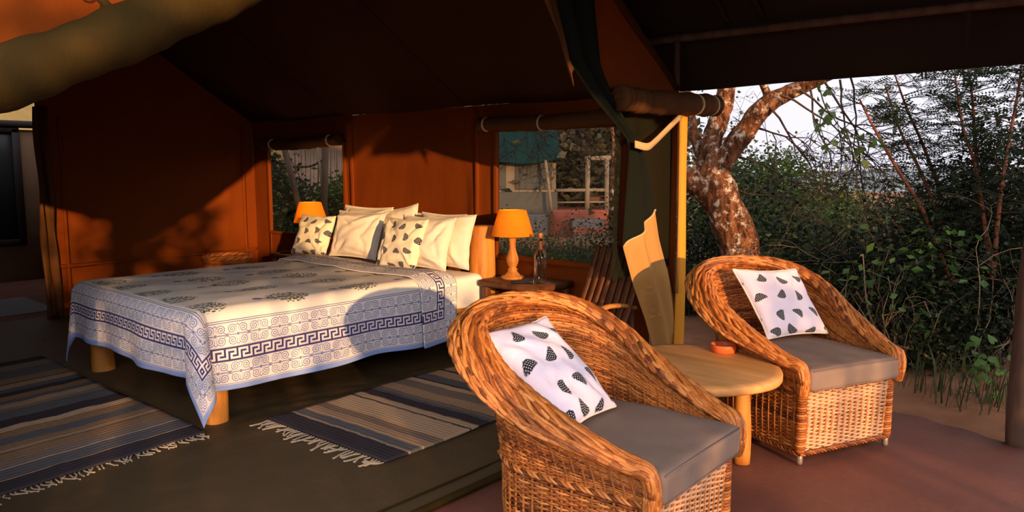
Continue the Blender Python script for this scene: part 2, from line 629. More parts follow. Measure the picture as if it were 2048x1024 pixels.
def glass_mat():
    n = NT('clear_glass')
    g = n.node('ShaderNodeBsdfGlossy'); g.inputs['Roughness'].default_value = .05
    t = n.node('ShaderNodeBsdfTransparent'); t.inputs[0].default_value = (.86, .9, .86, 1)
    lw = n.node('ShaderNodeLayerWeight'); lw.inputs['Blend'].default_value = .25
    mx = n.node('ShaderNodeMixShader')
    n.t.links.new(lw.outputs['Facing'], mx.inputs[0]); n.t.links.new(t.outputs[0], mx.inputs[1]); n.t.links.new(g.outputs[0], mx.inputs[2])
    return n.done(mx.outputs[0])


M['glass'] = glass_mat()


def shade_mat():
    n = NT('lamp_shade_linen'); o = n.obj()
    g = n.noise(n.scaled(o, (1, 1, 6)), 60, 3); g2 = n.noise(n.scaled(o, (5, 5, 1)), 60, 3)
    c = n.mix((g + g2) * .5, (.70, .28, .012), (.90, .46, .04))
    s = n.bsdf(c, .9, None, .1)
    return n.done(n.addtrans(s, c, .55))


M['shade'] = shade_mat()


def bulb_mat():
    n = NT('glowing_bulb'); e = n.node('ShaderNodeEmission')
    e.inputs[0].default_value = (1, .72, .34, 1); e.inputs[1].default_value = 18
    return n.done(e.outputs[0])


M['bulb'] = bulb_mat()


def earth(name, a, b, sc=3.0, bump=.5, rough=.95, spec=.1):
    n = NT(name); o = n.obj()
    g = n.noise(o, sc, 7, .65); f2 = n.noise(o, sc * 18, 5, .7)
    c = n.mix((g - .5) * 2.2 + .5, a, b); c = n.mix(f2 * .45, c, tuple(x * .45 for x in a))
    return n.done(n.bsdf(c, rough, n.bump(g * .5 + f2 * .5, bump, .02), spec))


M['patio'] = earth('red_cement', (.155, .05, .03), (.24, .09, .055), 1.6, .25, .6, .3)
M['dirt'] = earth('red_earth', (.20, .085, .04), (.34, .16, .08), 3)


def bark():
    n = NT('lichen_bark'); o = n.obj()
    g = n.noise(n.scaled(o, (1, 1, .4)), 13, 8, .75); p = n.noise(o, 12, 6, .75); v = n.voronoi(n.scaled(o, (1, 1, .35)), 26)
    c = n.ramp(g, [(.36, (.02, .007, .003)), (.50, (.13, .045, .016)), (.66, (.34, .14, .06))])
    c = n.mix((p - .52) * 9.0, c, (.60, .47, .33))
    return n.done(n.bsdf(c, .9, n.bump(g * .7 + v * .5, .9, .05), .1))


M['bark'] = bark()

# ================================================================== SETTING
WX, FY, BY, LX = 4.75, 2.65, 8.34, 0.52          # headboard wall, front plane, back wall, far side wall
RIDGE_X, EAVE, RIDGE = 2.70, 2.03, 3.50


def roof_z(x):
    t = np.abs(np.asarray(x, float) - RIDGE_X) / (WX - RIDGE_X)
    return RIDGE + (EAVE - RIDGE) * t - .07 * np.sin(np.clip(t, 0, 1) * math.pi)


def pts_with(a, b, step, extra=()):
    n = max(2, int((b - a) / step) + 1)
    v = np.unique(np.round(np.concatenate([np.linspace(a, b, n), np.array(extra, float)]), 4))
    ex = set(np.round(extra, 4)); out = [v[0]]
    for q in v[1:]:
        if q - out[-1] < step * .35:
            if q in ex: out[-1] = q
            continue
        out.append(q)
    return np.array(out)


# ---- ground, patio, groundsheet
def terrain(x, y):
    r = np.hypot(x - 2, y - 3)
    z = -.055 * np.clip(r - 7.5, 0, 32) - .0022 * np.clip(r - 34, 0, None) ** 1.35
    z = z + .03 * np.sin(x * 1.3 + .5) * np.sin(y * 1.1) * np.clip((r - 4) / 4, 0, 1)
    return z - .035


xs = np.concatenate([np.linspace(-60, -12, 13)[:-1], np.linspace(-12, 16, 100), np.linspace(16, 160, 40)[1:]])
ys = np.concatenate([np.linspace(-60, -14, 13)[:-1], np.linspace(-14, 18, 110), np.linspace(18, 160, 40)[1:]])
GX, GY = np.meshgrid(xs, ys, indexing='ij')
mb = MB(); grid(mb, np.stack([GX, GY, terrain(GX, GY)], -1), np.stack([GX, GY], -1))
tag(mb.build('ground', M['dirt']), kind='structure')

M['plain_land'] = earth('far_plain', (.17, .21, .22), (.26, .27, .24), .004, .1)  # bluish haze of distance put into the land's base colour
mb = MB()
gx = np.linspace(-600, 5200, 60); gy = np.linspace(-2500, 5200, 70)
GX, GY = np.meshgrid(gx, gy, indexing='ij')
dist = np.hypot(GX, GY)
hz = -34 + 50 * np.clip((dist - 2600) / 2200, 0, 1) * (.55 + .45 * np.sin(np.arctan2(GY, GX) * 9 + 1.2) * np.sin(np.arctan2(GY, GX) * 23))
hz = np.where(dist < 500, -34, hz)
grid(mb, np.stack([GX, GY, hz], -1), np.stack([GX, GY], -1))
tag(mb.build('far_plain_and_hills', M['plain_land']), kind='structure')

# red cement terrace with an uneven outer edge
edge = [(4.98, 2.6), (5.06, 2.1), (5.02, 1.6), (4.95, 1.15), (4.86, .8), (4.74, .42), (4.6, -.1), (4.3, -1.0), (3.6, -2.2)]
ed = curve_pts([(x, y, 0) for x, y in edge], 40)
nu = 34
P = np.zeros((40, nu, 3))
for j in range(nu):
    P[:, j, 0] = -2.2 + (ed[:, 0] + 2.2) * j / (nu - 1)
    P[:, j, 1] = ed[:, 1]
P[:, :, 2] = -.006 + .004 * vnoise(P, 1.4, 3)
P[:, -1, 0] += .02 * np.sin(np.arange(40) * 1.7)
mb = MB(); solid_grid(mb, P, .06, P[:, :, :2]); mb.v[0][:, 2] -= .03; mb.v[1][:, 2] -= .03
tag(mb.build('terrace', M['patio']), kind='structure')

# olive groundsheet of the tent with drag wrinkles and a rolled front hem
gx = np.linspace(-.4, 4.75, 190); gy = np.concatenate([np.linspace(2.36, 4.3, 90), np.linspace(4.3, 8.6, 50)[1:]])
GX, GY = np.meshgrid(gx, gy, indexing='ij')
w = .0045 * np.sin((GY * 1.0 + .12 * GX + .15 * np.sin(GX * 2.1)) * 34) * np.exp(-((GY - 3.95) / .22) ** 2) * np.clip((GX - 1.6) / .8, 0, 1)
w += .004 * vnoise(np.stack([GX, GY, GX * 0], -1), 3.2, 5) + .0025 * vnoise(np.stack([GX, GY, GX * 0], -1), 11, 6)
mb = MB(); grid(mb, np.stack([GX, GY, w + .004], -1), np.stack([GX, GY], -1))
fl = tag(mb.build('floor', M['floor']), kind='structure')
mb = MB(); tube(mb, curve_pts([(-.4, 2.35, .012), (1.5, 2.345, .02), (2.5, 2.36, .016), (3.6, 2.35, .02), (4.74, 2.37, .014)], 60), .022, 8, flat=.7)
mb.build('rolled_hem', M['olive'], fl)
mb = MB(); box(mb, (2.2, 2.50, .008), (5.0, .012, .006), .002); mb.build('hem_seam', M['olive'], fl)
# bluish vinyl sheet by the bathroom doorway
# ---- headboard wall with its two netted windows
W1 = (6.53, 7.98, .76, 1.73)
W2 = (3.11, 4.36, .75, 1.80)


def wall_disp(y, z):
    d = .012 * vnoise(np.stack([y, z, y * 0], -1), 2.6, 11)
    d += .030 * np.exp(-((y - 4.72 - .05 * np.sin(z * 4)) / .035) ** 2) * np.clip(1.7 - z, 0, 1)
    d += .016 * np.exp(-((y - 4.62) / .03) ** 2)
    d += .014 * np.exp(-((y - 6.42) / .02) ** 2)
    d += .022 * np.exp(-((y - 6.02 + .25 * (z - 1.0)) / .05) ** 2) * np.clip(1.4 - z, 0, 1)
    d += .02 * np.exp(-((y - 5.7 - .3 * (z - 1.0)) / .06) ** 2) * np.clip(1.3 - z, 0, 1)
    return d


ysg = pts_with(FY, BY, .035, (*W1[:2], *W2[:2])); zsg = pts_with(0, EAVE, .045, (*W1[2:], *W2[2:]))
GY, GZ = np.meshgrid(ysg, zsg, indexing='ij')
P = np.stack([WX - wall_disp(GY, GZ), GY, GZ], -1)
cyy = (ysg[:-1] + ysg[1:]) / 2; czz = (zsg[:-1] + zsg[1:]) / 2
CY, CZ = np.meshgrid(cyy, czz, indexing='ij')
keep = np.ones_like(CY, bool)
for a, b, c, d in (W1, W2): keep &= ~((CY > a) & (CY < b) & (CZ > c) & (CZ < d))
mb = MB(); grid(mb, P, np.stack([GY, GZ], -1), flip=True, keep=keep)
wr = tag(mb.build('wall_right', M['wall']), kind='structure')
for yy in (6.40, 4.60, 8.02):
    mb = MB(); z = np.linspace(0.02, 2.0, 30)
    P = np.zeros((30, 3, 3))
    for j, o in enumerate((-.022, 0, .022)):
        yv = np.full(30, yy + o); P[:, j] = np.stack([WX - wall_disp(yv, z) - .006, yv, z], -1)
    solid_grid(mb, P, .006, P[:, :, 1:]); mb.build('seam_tape', M['wall'], wr)


def window(nm, rect, loose):
    a, b, c, d = rect
    o = empty(nm, (WX, (a + b) / 2, c)); tag(o, kind='structure')
    L = np.array([WX, (a + b) / 2, c])
    mb = MB()                                # canvas binding round the opening, four sides in one loop
    w = .028
    ring_o = [(a - w, c - w), (b + w, c - w), (b + w, d + w), (a - w, d + w)]
    ring_i = [(a, c), (b, c), (b, d), (a, d)]
    P = np.zeros((4, 4, 3))
    for k in range(4):
        (yo, zo), (yi, zi) = ring_o[k], ring_i[k]
        P[k] = [(WX + .012, yo, zo), (WX - .030, yo, zo), (WX - .030, yi, zi), (WX + .012, yi, zi)]
    grid(mb, P - L, None, closed_u=True, closed_v=True); mb.build('binding', M['wall'], o, smooth=False)
    ny, nz = 20, 16
    Y, Zg = np.meshgrid(np.linspace(a, b, ny), np.linspace(c, d, nz), indexing='ij')
    mb = MB(); grid(mb, np.stack([WX + .004 + .006 * np.sin(Y * 3) * np.sin(Zg * 4), Y, Zg], -1) - L, np.stack([Y, Zg], -1))
    mb.build('insect_screen', M['net'], o)
    return o


window('window_1', W1, 0); window('window_2', W2, 0)
# hanging lower valance below window 2
# ---- back wall with the doorway to the wash room
DOOR = (1.15, 2.46, 2.10)


def back_disp(x, z):
    d = .012 * vnoise(np.stack([x, z, x * 0], -1), 2.4, 21)
    d += .02 * np.exp(-((z - .50 - .012 * np.sin(x * 5)) / .012) ** 2)
    d += .014 * np.exp(-((x - 2.66) / .012) ** 2) + .014 * np.exp(-((x - 4.60) / .012) ** 2)
    d += .02 * np.exp(-((x - 4.28 - .1 * z) / .05) ** 2)
    return d


xsg = pts_with(LX, WX, .04, DOOR[:2]); tt = np.unique(np.round(np.concatenate([np.linspace(0, 1, 46)]), 4))
GXX, TT = np.meshgrid(xsg, tt, indexing='ij')
ZZ = TT * roof_z(GXX)
P = np.stack([GXX, BY - back_disp(GXX, ZZ), ZZ], -1)
cx_ = (xsg[:-1] + xsg[1:]) / 2
keep = np.ones((len(xsg) - 1, len(tt) - 1), bool)
for i, x in enumerate(cx_):
    for j in range(len(tt) - 1):
        zc = (tt[j] + tt[j + 1]) / 2 * roof_z(x)
        if DOOR[0] < x < DOOR[1] and zc < DOOR[2]: keep[i, j] = False
mb = MB(); grid(mb, P, np.stack([GXX, ZZ], -1), keep=keep)
wb = tag(mb.build('wall_back', M['wall']), kind='structure')
mb = MB(); x = np.linspace(2.5, 4.74, 50); P = np.zeros((50, 3, 3))
for j, o in enumerate((-.02, 0, .02)):
    z = .52 + o + .01 * np.sin(x * 4); P[:, j] = np.stack([x, BY - back_disp(x, z) - .008, z], -1)
solid_grid(mb, P, .006, P[:, :, ::2]); mb.build('seam_tape', M['wall'], wb)
for xx in (2.66, 4.60):
    mb = MB(); z = np.linspace(.02, 2.0, 40); P = np.zeros((40, 3, 3))
    for j, o in enumerate((-.02, 0, .02)): P[:, j] = np.stack([z * 0 + xx + o, BY - back_disp(z * 0 + xx + o, z) - .008, z], -1)
    solid_grid(mb, P, .006, P[:, :, ::2]); mb.build('seam_tape', M['wall'], wb)
# door flap folded back along the opening
mb = MB(); z = np.linspace(.0, 2.08, 40); P = np.zeros((40, 14, 3))
for j in range(14):
    t = j / 13
    P[:, j] = np.stack([2.42 + .14 * t + .012 * np.sin(z * 6 + j), BY - .05 - .03 * np.sin(t * 9.4 + .4 * z), z], -1)
solid_grid(mb, P, .006); tag(mb.build('door_flap', M['tan_dark']), 'brown canvas door flap bunched along the edge of the back doorway', 'tent flap')

# ---- far side wall (out of the picture on the left), netted windows
mb = MB()
ysg = pts_with(FY, BY, .08, (3.1, 4.5, 6.2, 7.9)); zsg = pts_with(0, EAVE, .08, (.75, 1.75))
GY, GZ = np.meshgrid(ysg, zsg, indexing='ij')
cyy = (ysg[:-1] + ysg[1:]) / 2; czz = (zsg[:-1] + zsg[1:]) / 2
CY, CZ = np.meshgrid(cyy, czz, indexing='ij')
keep = ~(((CY > 3.1) & (CY < 4.5)) & (CZ > .75) & (CZ < 1.75))
grid(mb, np.stack([LX + .01 * vnoise(np.stack([GY, GZ, GY * 0], -1), 3, 2), GY, GZ], -1), np.stack([GY, GZ], -1), keep=keep)
tag(mb.build('wall_left', M['wall']), kind='structure')

# ---- inner roof
gx = np.linspace(LX, WX, 90); gy = np.linspace(FY - .02, BY, 70)
GX, GY = np.meshgrid(gx, gy, indexing='ij')
R_ = roof_z(GX) + .018 * vnoise(np.stack([GX, GY, GX * 0], -1), 1.7, 31) - .03 * np.sin((GY - FY) / (BY - FY) * math.pi * 3) ** 2 * np.exp(-((GX - 4.4) / .5) ** 2)
mb = MB(); grid(mb, np.stack([GX, GY, R_], -1), np.stack([GX, GY], -1), flip=True)
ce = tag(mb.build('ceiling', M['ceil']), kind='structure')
for yy in (4.75, 6.6):
    mb = MB(); x = np.linspace(RIDGE_X, WX - .02, 40); P = np.zeros((40, 3, 3))
    for j, o in enumerate((-.02, 0, .02)):
        yv = x * 0 + yy + o
        P[:, j] = np.stack([x, yv, roof_z(x) + .018 * vnoise(np.stack([x, yv, x * 0], -1), 1.7, 31) - .03 * np.sin((yv - FY) / (BY - FY) * math.pi * 3) ** 2 * np.exp(-((x - 4.4) / .5) ** 2) - .006], -1)
    solid_grid(mb, P, .005, P[:, :, :2]); mb.build('seam_tape', M['ceil'], ce)

# ---- front gable panels (canvas left hanging above the open front)
def gable(nm, x0, x1, zb, slant=0.0):
    x = np.linspace(0, 1, 40); t = np.linspace(0, 1, 24)
    A, B = np.meshgrid(x, t, indexing='ij')
    xs_ = x0 - slant * B; A = xs_ + (x1 - xs_) * A
    zt = roof_z(A) - .01; zz = zb(A) + (zt - zb(A)) * B
    P = np.stack([A, FY + .02 + .012 * vnoise(np.stack([A, zz, A * 0], -1), 4, 41), zz], -1)
    mb = MB(); solid_grid(mb, P, .005, np.stack([A, zz], -1))
    return tag(mb.build(nm, M['wall'], smooth=True), kind='structure')


gable('wall_front', 3.85, 4.76, lambda x: 1.95 + 0 * x, .75)
gable('wall_front_far', .53, 2.5, lambda x: 1.70 + .50 * (x - .53))


# ---- rolled flaps
def roll(nm, pts, r, mat, ties=(), label='', endring=True, tie_mat='cord'):
    p = curve_pts(pts, 70)
    o = empty(nm, p[0]); mb = MB()
    rad = r * (1 + .05 * np.sin(np.arange(70) * .45) + .03 * np.sin(np.arange(70) * 1.3))
    for t in ties: rad = rad * (1 - .22 * np.exp(-((np.arange(70) / 69 - t) / .025) ** 2))
    tube(mb, p - p[0], rad, 22); ob = mb.build('canvas_roll', mat, o)
    # spiral edges on the visible end
    for k, kr in ((0, .66), (0, .36), (69, .66), (69, .36)):
        T = p[1] - p[0] if k == 0 else p[-1] - p[-2]; T = T / np.linalg.norm(T)
        a = np.cross(T, (0, 0, 1.0)); a /= np.linalg.norm(a); b = np.cross(T, a)
        th = np.linspace(0, 5.6, 24); c = p[k] - p[0] + T * (.003 if k else -.003)
        mb = MB(); tube(mb, c + (np.cos(th)[:, None] * a + np.sin(th)[:, None] * b) * r * kr, .006, 5); mb.build('rolled_edge', mat, o)
    for t in ties:
        i = min(68, int(t * 69)); T = p[i + 1] - p[i]; T /= np.linalg.norm(T)
        a = np.cross(T, (0, 0, 1.0)); a /= np.linalg.norm(a); b = np.cross(T, a)
        th = np.linspace(0, 6.2832, 26); mb = MB()
        tube(mb, p[i] - p[0] + (np.cos(th)[:, None] * a + np.sin(th)[:, None] * b) * r * .86, .009, 6, flat=1.2); mb.build('tie', M[tie_mat], o)
    return tag(o, label, 'rolled flap')


roll('rolled_window_flap', [(4.68, 8.05, 1.765), (4.67, 7.3, 1.755), (4.68, 6.52, 1.79)], .062, M['tan_dark'], (.18, .9), 'brown canvas flap rolled up above the far window behind the bed')
roll('rolled_window_flap', [(4.67, 4.50, 1.865), (4.66, 3.8, 1.85), (4.67, 3.05, 1.87)], .062, M['tan_dark'], (.06, .5), 'brown canvas flap rolled up above the window beside the glass bottle')
roll('rolled_front_flap', [(3.92, 2.60, 1.925), (4.2, 2.58, 1.915), (4.76, 2.58, 1.935), (5.13, 2.57, 1.945)], .078, M['tan_dark'], (.74, .955), 'short brown canvas roll lashed to the tent corner above the curtain', tie_mat='strap')
roll('rolled_door_flap', [(.30, 2.56, 1.60), (.70, 2.55, 1.765), (1.1, 2.55, 1.965), (1.5, 2.56, 2.20), (1.95, 2.57, 2.52)], .088, M['olive'], (), 'thick olive canvas roll sagging across the top left corner')

# small ring and strap on the lit gable panel
o = empty('toggle_strap', (.93, 2.60, 2.06)); mb = MB(); th = np.linspace(0, 6.2832, 20)
tube(mb, np.stack([.022 * np.cos(th), th * 0, .022 * np.sin(th)], -1), .004, 6); mb.build('ring', M['metal'], o)
mb = MB(); x = np.linspace(0, 1, 14); P = np.zeros((14, 3, 3))
for j, q in enumerate((-.02, 0, .02)): P[:, j] = np.stack([.03 + .07 * x, -.005 - .02 * np.sin(x * 3), -.02 - .09 * x + q], -1)
solid_grid(mb, P, .004); mb.build('strap', M['olive'], o)
tag(o, 'metal ring with a short cloth strap above the thick olive roll', 'strap')

# ---- outer fly sheet on poles
def fly_z(x):
    return 2.46 + .76 * (4.8 - RIDGE_X) - .76 * np.abs(x - RIDGE_X)


gx = np.linspace(.15, 5.26, 80); gy = np.linspace(-1.3, 9.3, 80)
GX, GY = np.meshgrid(gx, gy, indexing='ij')
FZ = fly_z(GX) + .02 * vnoise(np.stack([GX, GY, GX * 0], -1), 1.3, 51) + .03 * np.sin((GY + 1.3) * 1.2) * np.clip((GX - 4.8) / .5, 0, 1)
FZ += -.03 * np.clip(1.6 - GY, 0, 2) * np.clip((GX - 4.6) / .6, 0, 1)
mb = MB(); cut = ~((GX[:-1, :-1] < .95) & (GY[:-1, :-1] < 2.3))
grid(mb, np.stack([GX, GY, FZ], -1), np.stack([GX, GY], -1), keep=cut)
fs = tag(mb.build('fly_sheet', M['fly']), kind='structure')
mb = MB(); k = np.arange(80)
tube(mb, np.stack([GX[-1], GY[-1], FZ[-1]], -1), .009, 6); mb.build('hem_rope', M['fly'], fs)
# unseen canvas drop added in the fly's front gable to cut the low sun
A, B = np.meshgrid(np.linspace(1.15, 5.15, 90), np.linspace(0, 1, 12), indexing='ij')
hem = np.interp(A, [.3, 1.0, 1.5, 2.0, 2.9, 4.0, 5.2], [3.0, 2.84, 2.66, 2.45, 2.44, 2.34, 2.05]) + .025 * np.sin(A * 9) + .015 * np.sin(A * 21)
top = fly_z(A); P = np.stack([A, -1.28 + .02 * np.sin(A * 7) * (1 - B), hem + (np.maximum(top, hem + .02) - hem) * B], -1)
mb = MB(); solid_grid(mb, P, .004, P[..., ::2]); mb.build('sun_block_drop', M['fly'], fs)
o = empty('eave_pole', (4.80, .55, 0))
mb = MB(); tube(mb, curve_pts([(0, -1.9, 2.35), (0, .0, 2.365), (.0, 1.2, 2.385), (0, 2.75, 2.40)], 40), .026, 10); mb.build('pole', M['pole'], o)
mb = MB(); z = np.linspace(-.03, 2.35, 40)
tube(mb, np.stack([.012 * np.sin(z * 2.2) + .02 * (z / 2.35), .01 * np.sin(z * 3.1), z], -1), .058 - .008 * z / 2.35 + .003 * np.sin(z * 9), 14); mb.build('post', M['pole'], o)
tag(o, 'dark rough wooden post at the right edge holding the eave pole of the fly', 'tent pole')
for yy, ln in ((2.32, .42), (2.08, .5), (.9, .5)):
    mb = MB(); P = np.zeros((10, 3, 3)); t = np.linspace(0, 1, 10)
    for j, q in enumerate((-.02, 0, .02)):
        x = 4.78 - t * ln * .8; P[:, j] = np.stack([x, t * 0 + yy + q, fly_z(x) - .03 - .02 * np.sin(t * 3.1)], -1)
    solid_grid(mb, P, .004); mb.build('rafter_strap', M['fly'], fs)
mb = MB(); P = np.zeros((8, 3, 3)); t = np.linspace(0, 1, 8)
for j, q in enumerate((-.018, 0, .018)): P[:, j] = np.stack([4.79 + .03 * t, t * 0 + .93 + q * (1 - .4 * t), 2.36 - .2 * t], -1)
solid_grid(mb, P, .004); mb.build('hanging_strap', M['fly'], fs)

# ---- tied-back entrance curtain, netting and corner flap
cu = empty('entrance_curtain', (4.5, 2.64, 0)); C0 = np.array([4.5, 2.64, 0])
rows = 80; cols = 60
zk = np.array([2.95, 2.5, 2.1, 1.9, 1.75, 1.66, 1.55, 1.3, 1.01, .75, .47, .25, .03])
xl = np.array([2.95, 3.22, 3.42, 3.68, 3.93, 4.07, 4.07, 4.05, 4.03, 4.16, 4.33, 4.44, 4.50])
xr = np.array([3.75, 3.66, 3.74, 3.90, 4.08, 4.20, 4.27, 4.38, 4.48, 4.62, 4.74, 4.77, 4.77])
amp = np.array([.03, .03, .035, .04, .035, .02, .035, .05, .055, .05, .045, .05, .06])
zz = np.linspace(2.95, .03, rows)
XL = np.interp(-zz, -zk, xl); XR = np.interp(-zz, -zk, xr); AM = np.interp(-zz, -zk, amp)
u = np.linspace(0, 1, cols)
P = np.zeros((rows, cols, 3))
P[:, :, 0] = XL[:, None] + (XR - XL)[:, None] * u
P[:, :, 2] = zz[:, None]
P[:, :, 1] = 2.615 + AM[:, None] * (.35 + .65 * np.sin(u * math.pi))[None, :] * (np.sin(u[None, :] * 12.5 + .5 * np.sin(zz[:, None] * 2.2)) * .42 + .42 * np.sin(u[None, :] * 6.0 + 1.2 + zz[:, None]))
# split: green net above the diagonal binding, tan canvas below it
zcut = lambda uu: 1.0 + .22 * uu
PG = np.zeros((50, cols, 3)); PT = np.zeros((34, cols, 3)); PB = np.zeros((cols, 3))
def cur_at(zq, j):
    i = np.interp(-zq, -zz, np.arange(rows)); return np.stack([np.interp(i, np.arange(rows), P[:, j, k]) for k in range(3)], -1)
for j in range(cols):
    zc = zcut(u[j]); PG[:, j] = cur_at(np.linspace(2.95, zc, 50), j); PT[:, j] = cur_at(np.linspace(zc, .03, 34), j); PB[j] = PG[-1, j]
mb = MB(); solid_grid(mb, PG - C0, .004, PG[:, :, ::2]); mb.build('green_drape', M['green'], cu)
mb = MB(); solid_grid(mb, PT - C0, .005, PT[:, :, ::2]); mb.build('tan_drape', M['tan'], cu)
mb = MB(); tube(mb, PB - C0 + np.array([0, -.006, 0]), .009, 6, flat=.5); mb.build('binding', M['strap'], cu)
# flat brown strip beside the drape higher up
q = np.linspace(0, 1, 30); ps = np.zeros((30, 6, 3))
for j in range(6):
    ps[:, j] = np.stack([np.interp(q, [0, .5, .8, 1], [3.18, 3.30, 3.40, 3.45]) - .16 * (1 - q ** 3) * (1 - j / 5), 2.60 + .012 * np.sin(j * 1.3 + q * 5), 2.85 - .80 * q - .02 * j * q], -1)
mb = MB(); solid_grid(mb, ps - C0, .006, ps[:, :, ::2]); mb.build('turned_edge', M['tan_dark'], cu)
# tie strap from the gather to the corner
pt = curve_pts([(4.05, 2.56, 1.645), (4.14, 2.525, 1.63), (4.24, 2.53, 1.665), (4.45, 2.56, 1.755), (4.68, 2.585, 1.86)], 40)
ps = np.zeros((40, 3, 3))
for j, qv in enumerate((-.024, 0, .024)): ps[:, j] = pt + np.array([0, 0, qv * .95])
mb = MB(); solid_grid(mb, ps - C0, .005, ps[:, :, ::2]); mb.build('tie_strap', M['strap'], cu)
tag(cu, 'green and tan entrance curtain gathered by a webbing strap at the tent corner', 'curtain')

npn = empty('net_panel', (4.4, 2.69, .78)); C0 = np.array([4.4, 2.69, .78])
Xg, Zg = np.meshgrid(np.linspace(4.0, 4.72, 30), np.linspace(.78, 1.93, 30), indexing='ij')
mb = MB(); grid(mb, np.stack([Xg, 2.69 + .012 * np.sin(Xg * 26 + Zg), Zg], -1) - C0, np.stack([Xg, Zg], -1)); mb.build('netting', M['net_green'], npn)
Xg, Zg = np.meshgrid(np.linspace(4.5, 4.74, 12), np.linspace(.02, .80, 16), indexing='ij')
mb = MB(); solid_grid(mb, np.stack([Xg, 2.685 + .012 * np.sin(Xg * 20), Zg], -1) - C0, .004, np.stack([Xg, Zg], -1)); mb.build('lower_canvas', M['tan'], npn)
tag(npn, 'dark green net panel hanging behind the tied curtain', 'net')
cf = empty('corner_flap', (4.78, 2.6, 0)); C0 = np.array([4.78, 2.6, 0])
P = np.zeros((60, 12, 3)); z = np.linspace(.0, 1.88, 60)
for j in range(12):
    t = j / 11
    P[:, j] = np.stack([4.665 + (.135 + .012 * np.sin(z * 3)) * t + .012 * np.sin(z * 2.1), 2.60 - .012 * np.sin(t * 3.2 + .3 * np.sin(z * 2)), z], -1)
mb = MB(); solid_grid(mb, P - C0, .006, P[:, :, ::2]); mb.build('canvas', M['tan_sunlit'], cf)
zt = np.linspace(.62, 1.84, 40)
mb = MB(); tube(mb, np.stack([4.665 + .012 * np.sin(zt * 2.1), zt * 0 + 2.585, zt], -1) - C0, .009, 6); mb.build('zip_tape', M['wood'], cf)
tag(cf, 'narrow upright canvas corner flap to the right of the tied curtain', 'tent flap')
mb = MB(); tube(mb, np.array([(4.80, 2.70, 0), (4.80, 2.70, 1.2), (4.80, 2.70, 2.42)]), .022, 10); tag(mb.build('corner_pole', M['pole']), 'slim wooden corner pole behind the upright canvas flap', 'tent pole')

# ================================================================== BED
bed = empty('bed', (3.15, 5.14, 0)); B0 = np.array([3.15, 5.14, 0])
BX0, BX1, BY0, BY1 = 1.98, 4.42, 4.16, 6.12


def log_post(mb, x, y, r, z0, z1, seed=0):
    z = np.linspace(z0, z1, 16); th = np.arange(24) * 2 * math.pi / 24
    rr = r * (1 + .03 * np.sin(z * 9 + seed))[:, None] * (1 + .035 * np.sin(th * 2 + seed) + .02 * np.sin(th * 5 + seed * 2))[None, :]
    P = np.stack([x + rr * np.cos(th), y + rr * np.sin(th), np.broadcast_to(z[:, None], rr.shape)], -1)
    b = mb.n; grid(mb, P, np.stack(np.broadcast_arrays(z[:, None], th[None]), -1), closed_v=True, flip=True)
    # rounded top
    top = []; 
    for k, s in enumerate((.97, .9, .0)):
        top.append(np.stack([x + rr[-1] * s * np.cos(th), y + rr[-1] * s * np.sin(th), np.full(24, z1 + (.006, .012, .014)[k])], -1))
    grid(mb, np.stack([P[-1]] + top), None, closed_v=True, flip=True)


for (x, y, r, h, nm) in ((2.07, 4.185, .075, .36, 'foot_leg'), (2.07, 5.90, .075, .36, 'foot_leg'), (4.44, 4.26, .105, 1.015, 'headboard_post'), (4.44, 5.98, .105, 1.015, 'headboard_post')):
    mb = MB(); log_post(mb, x - B0[0], y - B0[1], r, 0, h, x + y); mb.build(nm, M['log'], bed)
for y in (4.17, 5.98):
    mb = MB(); box(mb, np.array([3.22, y, .45]) - B0, (2.34, .055, .175), .012); mb.build('side_rail', M['wood'], bed)
mb = MB(); box(mb, np.array([2.06, 5.07, .45]) - B0, (.055, 1.78, .16), .012); mb.build('foot_rail', M['wood'], bed)
for k, z in enumerate((.52, .70, .88)):
    mb = MB(); box(mb, np.array([4.46, 5.12, z]) - B0, (.045, 1.62, .165), .012); mb.build('headboard_plank', M['wood_dark'], bed)
mb = MB(); box(mb, np.array([3.2, 5.07, .36]) - B0, (2.3, 1.76, .03), .005); mb.build('slat_base', M['wood_dark'], bed)
tag(bed, 'low log-post bed with thick peeled headboard posts', 'bed')


def rounded_block(c, s, r, n=10, bulge=0.0, wr=0.0, seed=1):
    """soft block: superellipsoid-like rounded cuboid as one closed grid"""
    u = np.linspace(-math.pi / 2, math.pi / 2, n * 3); v = np.linspace(-math.pi, math.pi, n * 8, endpoint=False)
    U, V = np.meshgrid(u, v, indexing='ij')
    def sp(x, e): return np.sign(x) * np.abs(x) ** e
    e1, e2 = r, r
    X = sp(np.cos(U), e1) * sp(np.cos(V), e2); Y = sp(np.cos(U), e1) * sp(np.sin(V), e2); Z = sp(np.sin(U), e1)
    P = np.stack([X * s[0] / 2, Y * s[1] / 2, Z * s[2] / 2], -1)
    if bulge: P[..., 2] += bulge * (1 - X ** 2).clip(0) * (1 - Y ** 2).clip(0) * np.sign(Z)
    if wr: P += wr * vnoise(P, 14, seed)[..., None]
    mb = MB(); grid(mb, P + np.array(c), P[..., :2], closed_v=True, flip=True)
    return mb


